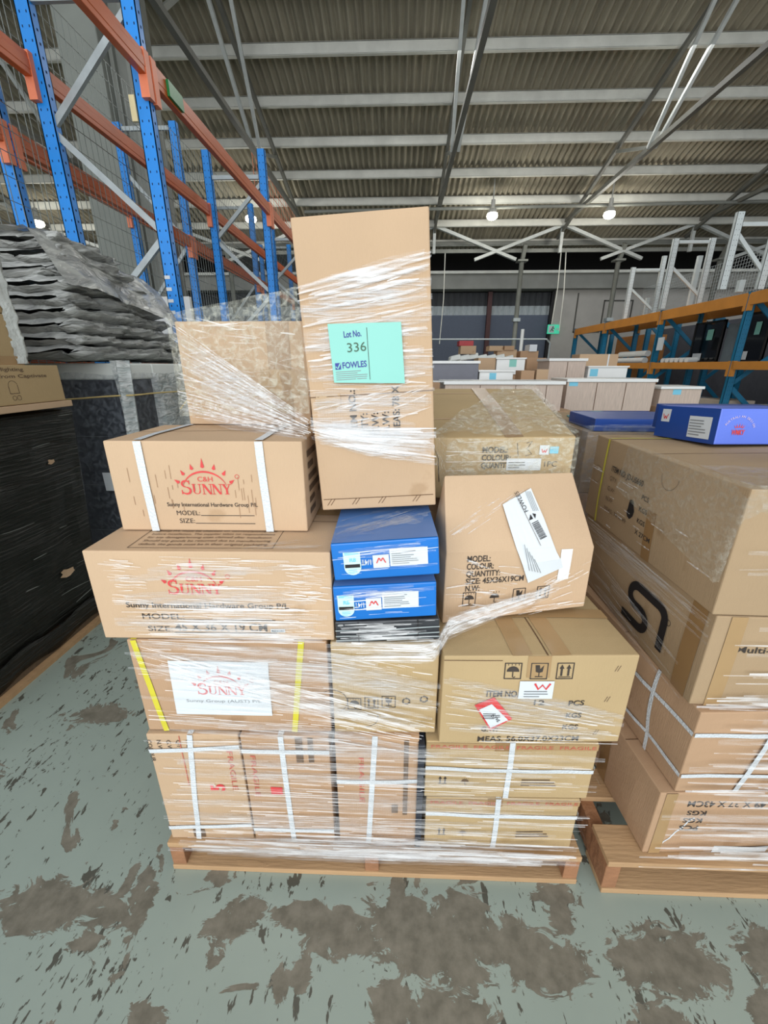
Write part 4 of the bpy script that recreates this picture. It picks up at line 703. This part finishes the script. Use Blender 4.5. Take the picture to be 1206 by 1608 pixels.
icon(F_, 'F', 'recycle', .165, .088, .028, INK, False); icon(F_, 'F', 'recycle', .208, .094, .028, INK, False); F_.flat('F', arcband(.0, .10, .035, .0015, .0015, -60, 130, 12), INK, 'scribble'); F_.flat('F', arcband(.08, .05, .03, .0015, .0015, -90, 20, 8), INK, 'scribble')
G = Carton('wide brown carton with handling symbols and a red edged sticker, second row right, overhanging', .112, .765, .508, .447, .26, .262, 2.2, m=CB3, seed=8, seam=False, bulge=.005)
G.strip('T', .53, 0, .50, 1, .003, SEAM, 'flap_seam', .001); G.strip('T', .40, 0, .37, 1, .045, TAPE, 'tape'); G.strip('T', .60, 0, .57, 1, .045, TAPE, 'tape'); G.strip('T', 0, .62, 1, .62, .04, TAPE, 'tape', .002); G.patch('F', ((.43, .78), (.55, .78), (.55, 1), (.43, 1)), TAPE, 'tape', .001)
for k, kd in enumerate(('umbrella', 'glass', 'arrows')): icon(G, 'F', kd, .140+.060*k, .200, .040, INK)
G.text('F', 'ITEM NO.', .103, .150, .017, INK, fit=.075, bold=.02); G.text('F', '12', .212, .125, .015, INK, fit=.025, bold=.01); G.text('F', 'PCS', .300, .122, .015, INK, fit=.038, bold=.02); G.text('F', 'KGS', .300, .083, .015, INK, fit=.038, bold=.02); G.text('F', 'KGS', .298, .045, .015, INK, fit=.038, bold=.02); G.text('F', 'G.W:', .10, .040, .015, INK, fit=.04, bold=.02); G.text('F', 'MEAS. 56.0X37.0X23CM', .093, .006, .017, INK, fit=.25, bold=.01)
o = G.flat('F', [rect(.178, .146, .258, .196)], PAPER, 'brand_label', .003); G.flat('F', thick([(.213, .190), (.222, .174), (.231, .186), (.240, .174), (.249, .190)], .005), INKR, 'label_mark', .0036, parent=o); lines(G, 'F', .19, .15, .06, .022, 3, parent=o, off=.0036)
o = G.flat('F', [[(.078, .125), (.122, .150), (.172, .083), (.122, .045)]], INKR, 'sticker', .003); G.flat('F', [[(.090, .112), (.118, .130), (.162, .080), (.122, .054)]], PAPER, 'sticker_sheet', .0036, parent=o); lines(G, 'F', .10, .083, .045, .02, 4, INKB, parent=o, off=.0042); G.text('F', '0.7kg', .118, .092, .009, INKB, rot=-38, parent=o, off=.0044)
for u, v in ((.90, .84), (.88, .5), (.86, .1)): G.flat('F', [thick([(u*.44+q, v*.26), (u*.44+q+.006, v*.26+.016)], .0012)[0] for q in (0, .006)], INKF, 'staple_mark')
G.strip('F', .0, .96, .3, .955, .0016, SEAM, 'flap_seam')
# third row
H = Carton('wide brown carton with red sun emblem, stamped with its size, under the strapped one', -.677, .776, .792, .537, .36, .224, .9, m=CBP, seed=9)
sun_logo(H, 'F', .232, .122, .118, INKR, 'C&H'); H.text('F', 'Sunny International Hardware Group P/L', .070, .086, .0135, INK, fit=.368, bold=.01); H.text('F', 'MODEL:', .100, .056, .0145, INK, fit=.096); H.flat('F', [rect(.197, .053, .405, .0550), rect(.168, .018, .405, .020)], INK, 'printed_line'); H.text('F', 'SIZE:', .107, .022, .0145, INK, fit=.057); H.text('F', '45 X 36 X 19 CM', .172, .024, .021, INK, fit=.212, bold=.01)
o = H.flat('F', [rect(.392, .022, .425, .031)], PAPER, 'origin_label', .002); H.text('F', 'MADE IN CHINA', .394, .0245, .0045, INKB, fit=.029, parent=o, off=.003, bold=.01)
ty = ['All goods purchased from Sunny International Hardware', 'Group P/L must be checked on delivery/pickup and', 'before installation. The supplier takes no responsibilities', 'for any damages/wrong sizes claimed after installation.', 'Should any goods be returned due to manufacturing', 'default, the goods must be in their original packaging.']
H.text('T', 'Please Note', .20, .141, .010, INKF, fit=.08)
for k, q in enumerate(ty): H.text('T', q, .105, .122-.0185*k, .0095, INKF, fit=.29, bold=.01, name='printed_notice')
H.flat('T', [rect(.09, .015, .41, .0165), rect(.09, .155, .41, .1565), rect(.09, .015, .0915, .156), rect(.4085, .015, .41, .156)], INK, 'notice_frame'); H.strip('T', .5, .7, 1, .7, .05, TAPE, 'tape')
j = Carton('dark grey item wrapped in clear film under the two blue cartons', -.134, .775, .792, .236, .3, .056, 3, 0, -1.5, m=mat('dark_grey_item', (52, 54, 58), .3, var=.4, scale=20), name='wrapped_grey_item', cat='wrapped item', seam=False, seed=10, crush=.006)
for v in (.15, .35, .62): j.strip('F', 0, v, 1, v+.05, .003, GALV, 'metal_edge', .003)
j.strip('F', .22, 0, .22, 1, .003, INKB, 'divider', .003); j.strip('F', .79, 0, .79, 1, .003, INKB, 'divider', .003)
def bluebox(lab, x, y, z, yaw, roll, ux, d, sd):
    b = Carton(lab, x, y, z, .226, d, .086, yaw, 0, roll, m=BLUEC, name='blue_carton', seam=False, seed=sd, bulge=.002); W_ = .226; Hh = .086
    b.patch('T', ((.005, .01), (.995, .01), (.995, .99), (.005, .99)), BLUET, 'lid', .001)
    X = ux; o = b.flat('F', [[(X, .066), (X, .028)]+circ(X+.018, .030, .018, 10, 180, 360)+[(X+.036, .028), (X+.036, .066)]], mat('pale_rating_label', (196, 226, 226), .5), 'rating_label', .002)
    b.flat('F', [rect(X+.003, .060, X+.033, .0655)], CYAN, 'label_band', .0027, parent=o); b.flat('F', [rect(X+.002, .030, X+.034, .038)], INKB, 'label_band', .0027, parent=o); b.text('F', 'R8', X+.012, .044, .009, CYAN, parent=o, off=.0027, bold=.03); lines(b, 'F', X+.008, .015, .02, .012, 3, CYAN, parent=o, off=.0027)
    b.text('F', '1/4T', X+.060, .046, .012, PAPER, rot=180, fit=.021, bold=.02)
    wlabel(b, 'F', X+.062, .026, .034, .030, flip=True)
    o = b.flat('F', [rect(X+.098, .028, X+.178, .068)], PAPER, 'paper_label', .002); lines(b, 'F', X+.102, .032, .06, .032, 7, parent=o, off=.0028); return b
i2 = bluebox('bright blue carton with white labels under the tall carton, lower of two', -.133, .772, .853, 4, -2.2, .008, .3, 11); i1 = bluebox('bright blue carton with white labels under the tall carton, upper of two', -.131, .774, .954, 1.8, -4.2, .024, .28, 12)
N = Carton('white strapped brown carton with red sun emblem left of the tall carton', -.655, .885, 1.020, .445, .26, .214, .7, m=CBP, seed=13)
sun_logo(N, 'F', .217, .092, .115, INKR, 'C&H'); N.text('F', 'Sunny International Hardware Group P/L', .120, .062, .0095, INK, fit=.212, bold=.01); N.text('F', 'MODEL:', .138, .040, .0115, INK, fit=.055); N.text('F', 'SIZE:', .142, .020, .0115, INK, fit=.036); N.flat('F', [rect(.196, .0385, .322, .0402), rect(.180, .0185, .322, .0202)], INK, 'printed_line')
N.strip('F', .175, 1, .185, 0, .018, STRAPW, 'strap', .003); N.strip('F', .785, 1, .80, 0, .018, STRAPW, 'strap', .003)
for u in (.175, .785): N.strip('T', u, 0, u, 1, .018, STRAPW, 'strap', .003); N.strip('B', 1-u, 0, 1-u, 1, .018, STRAPW, 'strap', .003)
for q in range(6): N.flat('R', [rect(.04+.02*0, .03+.028*q, .04+.03*((q*7) % 4+2), .045+.028*q)], INKF, 'faded_print')
r = random.Random(3); N.flat('F', [rect(x_, y_, x_+.0012, y_+r.uniform(.01, .04)) for x_, y_ in [(r.choice((r.uniform(.04, .10), r.uniform(.09, .16), r.uniform(.28, .33))), r.uniform(.03, .13)) for _ in range(26)]], mat('scuff_mark', (164, 132, 102), .8), 'scuff_mark')
K = Carton('tipped brown carton with a white docket sheet stuck across its corner', .120, .885, .774, .381, .3, .19, 10.6, m=CBP, seed=14, seam=False, bulge=.004,
    corners=[(0, 0, 0), (.381, -.012, .020), (.39, .24, .0), (.0, .22, 0), (0, 0, .197), (.388, 0, .186), (.372, .115, .352), (.003, .056, .373)])
for st_, v in (('MODEL:', .158), ('COLOUR:', .139), ('QUANTITY:', .120), ('SIZE: 45X36X19CM', .101), ('N.W:', .082)): K.text('F', st_, .052, v, .0145, INK, fit={'MODEL:': .058, 'COLOUR:': .068, 'QUANTITY:': .086, 'N.W:': .036}.get(st_, .15), bold=.02)
for k, kd in enumerate(('umbrella', 'umbrella', 'glass', 'arrows')): icon(K, 'F', kd, .048+.065*k, .042, .034, INK, k != 1)
K.patch('F', ((.76, .50), (.84, .52), (.845, .99), (.765, .99)), LEDW, 'paper_label', .002)
K.flat('R', [rect(.02+.012*q, .02, .022+.012*q, .15) for q in range(12)], SEAM, 'corrugation')
W_, H_ = K.size('T'); rows = [(('T', .39, .60), ('T', .615, .80)), (('T', .42, .3), ('T', .67, .4)), (('T', .455, .02), ('T', .715, .02)), (('F', .47, .95), ('F', .73, .95)), (('F', .50, .80), ('F', .755, .86)), (('F', .555, .52), ('F', .785, .72))]
mb = MB(); V = [[K.fp(a, u, v, .005+.002*math.sin(i*2)) for a, u, v in row] for i, row in enumerate(rows)]
for p, q in zip(V, V[1:]):
    for s_ in range(6): mb.quad(p[0].lerp(p[1], s_/6), p[0].lerp(p[1], (s_+1)/6), q[0].lerp(q[1], (s_+1)/6), q[0].lerp(q[1], s_/6))
pk = mb.build('docket_sheet', PAPER, K.root, solid=.0006); LK = lifted(K, .0075)
LK.text('T', 'FOWLES', W_*.565, H_*.50, .012, INKB, rot=112, fit=.055, parent=pk); LK.flat('T', [[(W_*.56, H_*.38), (W_*.59, H_*.40), (W_*.575, H_*.46)], [(W_*.59, H_*.47), (W_*.605, H_*.40), (W_*.615, H_*.46)]], INKB, 'printed_mark', parent=pk)
barcode(LK, 'T', W_*.575, H_*.34, .045, .020, pk, rot=-68, off=.001)
for k in range(4): LK.flat('T', thick([(W_*(.565+.012*k), H_*.76), (W_*(.60+.012*k), H_*.50)], .0012), GREYI, 'small_print', parent=pk)
for k in range(5): LK.flat('F', thick([(W_*(.50+.02*k), .20-.01*k), (W_*(.555+.02*k), .13-.002*k)], .0014), GREYI, 'small_print', parent=pk)
LK.flat('T', thick([(W_*.50, H_*.68), (W_*.615, H_*.05)], .0012), INKF, 'printed_line', parent=pk)
# behind the front row
Lz = 1.03
Lc = Carton('brown carton with sagging taped lid and a small W sticker, behind the tipped carton', .0, 1.13, Lz, .487, .435, .179, 0, m=CB3, seed=15, seam=False, bulge=.004,
    corners=[(0, 0, 0), (.487, 0, 0), (.487, .435, 0), (0, .435, 0), (0, 0, .172), (.487, 0, .179), (.487, .435, .283), (0, .435, .283)])
Lc.strip('T', .66, 0, .60, 1, .05, TAPED, 'tape'); Lc.strip('T', 0, .30, 1, .30, .006, CBP, 'flap_fold', .001); Lc.strip('T', 0, .86, 1, .86, .006, CBP, 'flap_fold', .001)
for st_, v, wd in (('MODEL:', .135, .07), ('COLOUR:', .113, .08), ('QUANTITY:', .091, .09)): Lc.text('F', st_, .235, v, .0155, INK, fit=wd, bold=.03)
Lc.text('F', '1PC', .405, .095, .015, INK, fit=.035); wlabel(Lc, 'F', .392, .128, .026, .026); o = Lc.flat('F', [rect(.42, .131, .444, .15)], CYAN, 'blue_sticker', .002); o = Lc.flat('F', [rect(.305, .085, .40, .118)], PAPER, 'paper_label', .002); lines(Lc, 'F', .31, .09, .05, .022, 3, parent=o, off=.003)
Lc.flat('F', thick([(.09, .10), (.10, .155), (.115, .12), (.12, .05)], .002)+thick([(.33, .16), (.335, .125)], .002)+thick([(.355, .16), (.37, .165), (.358, .145), (.372, .13), (.356, .125)], .002), INK, 'handwriting')
M_ = Carton('tall brown carton standing upright with the mint lot card, tallest on the main stack', -.178, .923, 1.062, .272, .2, .604, 0, -1.6, -3.5, m=CB, seed=16, bulge=.004)
Wm, Hm = M_.size('F'); o = M_.patch('F', ((.215, .482), (.775, .465), (.765, .665), (.205, .675)), PAPERG, 'lot_card', .009); LM = lifted(M_, .0085)
LM.flat('F', [rect(Wm*.50, Hm*.485, Wm*.504, Hm*.655)], INK, 'printed_line', parent=o); LM.text('F', 'Lot No.', Wm*.32, Hm*.628, .012, INKBL, fit=.037, parent=o, rot=1, bold=.02); LM.text('F', '336', Wm*.335, Hm*.580, .018, mat('pencil_ink', (60, 90, 70), .6), fit=.040, parent=o, rot=1)
LM.text('F', 'FOWLES', Wm*.29, Hm*.528, .012, INKBL, fit=.052, parent=o, rot=1, bold=.02); LM.flat('F', [rect(Wm*.235, Hm*.525, Wm*.28, Hm*.547)], INKBL, 'printed_mark', parent=o); LM.flat('F', thick([(Wm*.24, Hm*.535), (Wm*.255, Hm*.528), (Wm*.278, Hm*.546)], .0025), PAPERG, 'printed_mark', .002, parent=o); lines(LM, 'F', Wm*.235, Hm*.488, .07, .02, 5, parent=o, off=.001)
lines(LM, 'F', Wm*.4, Hm*.488, .025, .012, 3, parent=o, off=.001, seed=5)
for k, (st_, wd) in enumerate((('ITEM NO.:', .10), ('QTY:', .05), ('G.W:', .05), ('N.W:', .05), ('MEAS: 78 X 12', .13))): M_.text('F', st_, Wm*(.37+.088*k), Hm*.285, .015, INK, rot=90, fit=wd, bold=.02)
M_.strip('F', .02, .045, .98, .045, .0015, SEAM, 'flap_fold')
for u in (.05, .27, .50, .80): M_.flat('F', thick([(Wm*u, .012), (Wm*u+.012, .028)], .0012)+thick([(Wm*u+.008, .012), (Wm*u+.020, .028)], .0012), SEAM, 'flap_slot')
M_.strip('F', .05, .42, .25, .42, .03, TAPE, 'tape'); M_.strip('F', .0, .435, 1, .435, .0015, SEAM, 'flap_fold')
O1 = Carton('upright brown carton under film behind the strapped emblem carton', -.585, 1.15, 1.235, .345, .4, .265, 0, m=CB, seed=17, crush=.006); O1.strip('F', .78, 0, .78, 1, .06, TAPED, 'tape'); O1.strip('F', .62, .45, 1, .42, .06, TAPE, 'tape')
Carton('brown carton right under the film covered upright one, back left of the main stack', -.59, 1.15, .905, .40, .4, .328, 0, m=CB2, seed=18)
Carton('plain brown carton at the back of the main stack, left column near the pallet', -.60, 1.20, .116, .55, .6, .40, m=CB2, seed=19); Carton('plain brown carton at the back of the main stack, left column middle', -.60, 1.19, .518, .55, .6, .385, m=CB, seed=20)
Carton('plain brown carton at the back of the main stack, right column near the pallet', -.03, 1.20, .116, .53, .6, .44, m=CB, seed=21); Carton('plain brown carton at the back of the main stack, right column middle', -.02, 1.19, .558, .52, .6, .468, m=CB2, seed=22)
# film around the main stack
sm = empty('stretch_wrap', (-.642, .753, 0), 'clear stretch film wound around the main stack and knotted across the tall carton', 'stretch film')
yb = .7605
def wrapm(z0, z1, n, wr, seed, m=FILMN, span=(.06, .5), x0=-.642, x1=.522, y=yb, s0=0, s1=0, jit=.004):
    ribbons(sm, [(x0, y+.004, z1), (x1, y, z1+s1)], [(x0, y+.004, z0), (x1, y, z0+s0)], n, wr, seed, m, span=span, jit=jit)
wrapm(.118, .50, 170, (.0012, .0042), 31, span=(.03, .25)); wrapm(.118, .50, 26, (.012, .03), 32, FILMW, (.4, 1)); wrapm(.118, .50, 26, (.002, .006), 33, FILMW, (.1, .6))
wrapm(.085, .14, 40, (.003, .012), 34, span=(.1, .6), y=.748); wrapm(.085, .135, 14, (.012, .025), 35, FILMW, (.5, 1), y=.747); wrapm(.118, .16, 20, (.003, .008), 36)
for (x, s) in ((-.648, 41), (.528, 42)): ribbons(sm, [(x, .765, .5), (x*1.01, 1.9, .5)], [(x, .765, .08), (x*1.01, 1.9, .08)], 60, (.002, .02), s, FILMW, span=(.1, .8), out=Vector((1 if x > 0 else -1, 0, 0)))
# second row: fans sloping down to the right over the two left cartons
ye = .768
ribbons(sm, [(-.635, ye, .80), (-.15, ye, .775), (.11, ye+.004, .72)], [(-.63, ye, .53), (-.15, ye, .50), (.11, ye+.004, .45)], 120, (.0012, .004), 51, span=(.04, .3)); ribbons(sm, [(-.635, ye, .80), (-.15, ye, .775), (.11, ye+.004, .72)], [(-.63, ye, .53), (-.15, ye, .50), (.11, ye+.004, .45)], 34, (.01, .03), 52, FILMW, span=(.3, 1))
ribbons(sm, [(-.60, ye-.001, .79), (.10, ye, .56)], [(-.62, ye-.001, .71), (.10, ye, .50)], 44, (.0012, .004), 53, span=(.2, .9), slope=.2)
# over the wide right carton: fan to the lower right
ribbons(sm, [G.P('F', .0, .80, .006), G.P('F', 1, .30, .006)], [G.P('F', 0, .05, .006), G.P('F', 1, .0, .006)], 46, (.0012, .004), 54, span=(.08, .6)); ribbons(sm, [G.P('F', .0, .82, .005), G.P('F', 1, .36, .005)], [G.P('F', 0, .05, .005), G.P('F', 1, .0, .005)], 12, (.01, .03), 55, FILMW, span=(.5, 1))
# third row: level creases on the emblem carton, broken into patches
for u0, u1, v0, v1, n, sd in ((.06, .26, .45, .95, 26, 61), (.30, .85, .35, .97, 40, 62), (.78, 1.0, .1, .95, 44, 63), (.1, 1.0, .0, .40, 60, 64), (.45, .78, .1, .55, 26, 65)):
    ribbons(sm, [H.P('F', u0, v1, .005), H.P('F', u1, v1-.02, .005)], [H.P('F', u0, v0, .005), H.P('F', u1, v0-.02, .005)], n, (.001, .0032), sd, span=(.15, .8), slope=.05)
ribbons(sm, [H.P('F', .02, .75, .004), H.P('F', 1, .95, .004)], [H.P('F', .05, .05, .004), H.P('F', 1, .02, .004)], 20, (.01, .028), 66, FILMW, span=(.3, 1), slope=.12)
ribbons(sm, [H.P('T', .62, .02, .004), H.P('T', .98, .22, .004)], [H.P('T', .66, .0, .004), H.P('T', .98, .0, .004)], 20, (.0015, .005), 67, span=(.2, .9), out=Vector((0, 0, 1)))
# over the blue cartons
for b, sd in ((i1, 71), (i2, 72)):
    ribbons(sm, [b.P('F', .0, .85, .005), b.P('F', 1, 1.0, .005)], [b.P('F', 0, .1, .005), b.P('F', 1, .1, .005)], 26, (.0008, .0028), sd, span=(.08, .45)); ribbons(sm, [b.P('F', .0, .85, .004), b.P('F', 1, 1.0, .004)], [b.P('F', 0, .1, .004), b.P('F', 1, .1, .004)], 4, (.006, .014), sd+10, FILMW, span=(.5, 1))
ribbons(sm, [i1.P('T', .0, .25, .004), i1.P('T', 1.05, .9, .006)], [i1.P('T', 0, .0, .004), i1.P('T', 1.05, .5, .006)], 16, (.0012, .005), 75, span=(.3, 1), out=Vector((0, 0, 1))); ribbons(sm, [i1.P('T', .0, .45, .003), i1.P('T', 1.05, .95, .003)], [i1.P('T', 0, .0, .003), i1.P('T', 1.05, .3, .003)], 5, (.02, .05), 76, FILMW, span=(.7, 1), out=Vector((0, 0, 1)))
ribbons(sm, [j.P('F', 0, 1.05, .006), j.P('F', 1.02, 1.05, .006)], [j.P('F', 0, .05, .006), j.P('F', 1.02, .05, .006)], 34, (.001, .006), 77, span=(.05, .5))
# rope of film running up to the right over the wide carton's lid
ribbons(sm, [(-.16, .770, .80), (.09, .775, .79), (.13, .83, .83), (.42, .93, .87)], [(-.16, .768, .75), (.09, .768, .755), (.13, .82, .79), (.42, .925, .845)], 30, (.0015, .006), 78, span=(.3, 1), slope=.3); ribbons(sm, [(-.16, .771, .80), (.09, .776, .79), (.13, .831, .83), (.42, .931, .87)], [(-.16, .769, .75), (.09, .769, .755), (.13, .821, .79), (.42, .926, .845)], 8, (.015, .03), 79, FILMW, span=(.8, 1), slope=.3)
# over the tipped carton
ribbons(sm, [K.P('F', .0, 1, .006), K.P('F', .50, .8, .006)], [K.P('F', .0, .0, .006), K.P('F', .5, .0, .006)], 40, (.0015, .005), 81, span=(.06, .3), slope=.2); ribbons(sm, [K.P('F', .55, .4, .009), K.P('F', 1., .9, .006)], [K.P('F', .5, .0, .006), K.P('F', 1, .1, .006)], 22, (.001, .004), 82, span=(.1, .4), slope=.2)
ribbons(sm, [K.P('T', .0, .35, .006), K.P('T', .55, .95, .006)], [K.P('T', .0, .05, .006), K.P('T', .6, .75, .006)], 12, (.001, .004), 83, span=(.1, .4))
# tall carton: dense band, then the bunched film crossing it and running off to both sides
f = M_.P
ribbons(sm, [f('F', -.01, .79, .004), f('F', 1.01, .875, .004)], [f('F', -.01, .44, .004), f('F', 1.01, .44, .004)], 26, (.012, .035), 91, FILMW, span=(.8, 1)); ribbons(sm, [f('F', -.01, .79, .005), f('F', 1.01, .875, .005)], [f('F', -.01, .46, .005), f('F', 1.01, .44, .005)], 110, (.0015, .006), 92, span=(.06, .6), slope=.06)
ribbons(sm, [f('F', -.01, .80, .005), f('F', 1.01, .88, .005)], [f('F', -.01, .75, .005), f('F', 1.01, .83, .005)], 16, (.003, .01), 93, span=(.5, 1))
ribbons(sm, [f('F', .0, .40, .006), f('F', 1.0, .50, .006)], [f('F', .0, .28, .006), f('F', 1., .26, .006)], 40, (.001, .004), 94, span=(.06, .4), slope=.5); ribbons(sm, [f('F', .0, .44, .005), f('F', 1.0, .44, .005)], [f('F', .0, .28, .005), f('F', 1., .2, .005)], 8, (.02, .05), 95, FILMW, span=(.8, 1), slope=.3)
ribbons(sm, [f('F', -.02, .36, .008), f('F', .4, .315, .008), f('F', 1.02, .30, .008)], [f('F', -.02, .29, .008), f('F', .4, .23, .008), f('F', 1.02, .165, .008)], 70, (.0015, .006), 96, span=(.3, 1), slope=.1); ribbons(sm, [f('F', -.02, .36, .007), f('F', .4, .31, .007), f('F', 1.02, .28, .007)], [f('F', -.02, .29, .007), f('F', .4, .23, .007), f('F', 1.02, .165, .007)], 14, (.015, .03), 97, FILMW, span=(.8, 1))
ol, ob_, otl = Vector((-.595, 1.135, 1.505)), Vector((-.60, 1.135, 1.26)), Vector((-.25, 1.135, 1.505))
for nn, wr_, mm, sd in ((46, (.0012, .005), FILMN, 101), (14, (.02, .05), FILMW, 102)):
    ribbons(sm, [ol, f('F', -.02, .36, .008)], [ob_, f('F', -.02, .29, .008)], nn, wr_, sd, mm, span=(.4, 1), slope=.1)
sheet(sm, [ol+Vector((.0, .0, .01)), f('F', -.01, .80, .0)], [ob_, f('F', -.01, .38, .006)], 50, 40, .012, 103, FILMC)
sheet(sm, [ol+Vector((0, .4, 0)), ol], [ob_+Vector((0, .4, 0)), ob_], 20, 30, .01, 105, FILMS, out=Vector((-1, 0, 0)))
ribbons(sm, [ol+Vector((.005, -.004, 0)), otl+Vector((.04, -.004, 0))], [ob_, Vector((-.25, 1.13, 1.26))], 50, (.0012, .004), 106, span=(.04, .3), slope=.4)
# right: from the tall carton over the sagging lid and its corner
rt = [f('F', 1.01, .30, .006), Lc.P('F', .28, 1.0, .012), Lc.P('F', 1.01, 1.0, .012)]; rb_ = [f('F', 1.01, .165, .006), Lc.P('F', .28, .0, .014), Lc.P('F', 1.01, .2, .014)]
sheet(sm, rt, rb_, 70, 30, .008, 111, FILMC); sheet(sm, [Lc.P('T', .78, .99, .012), Lc.P('T', 1.01, .98, .012)], [Lc.P('T', .18, .0, .012), Lc.P('T', 1.01, .0, .012)], 44, 44, .012, 112, FILMC, out=Vector((0, -.2, 1)))
sheet(sm, [Lc.P('R', .0, 1, .01), Lc.P('R', 1, 1, .01)], [Lc.P('R', .0, .1, .01), Lc.P('R', 1, .1, .01)], 30, 20, .008, 113, FILMC, out=Vector((1, 0, 0)))
ribbons(sm, rt, rb_, 22, (.001, .004), 114, span=(.1, .5), slope=.4)
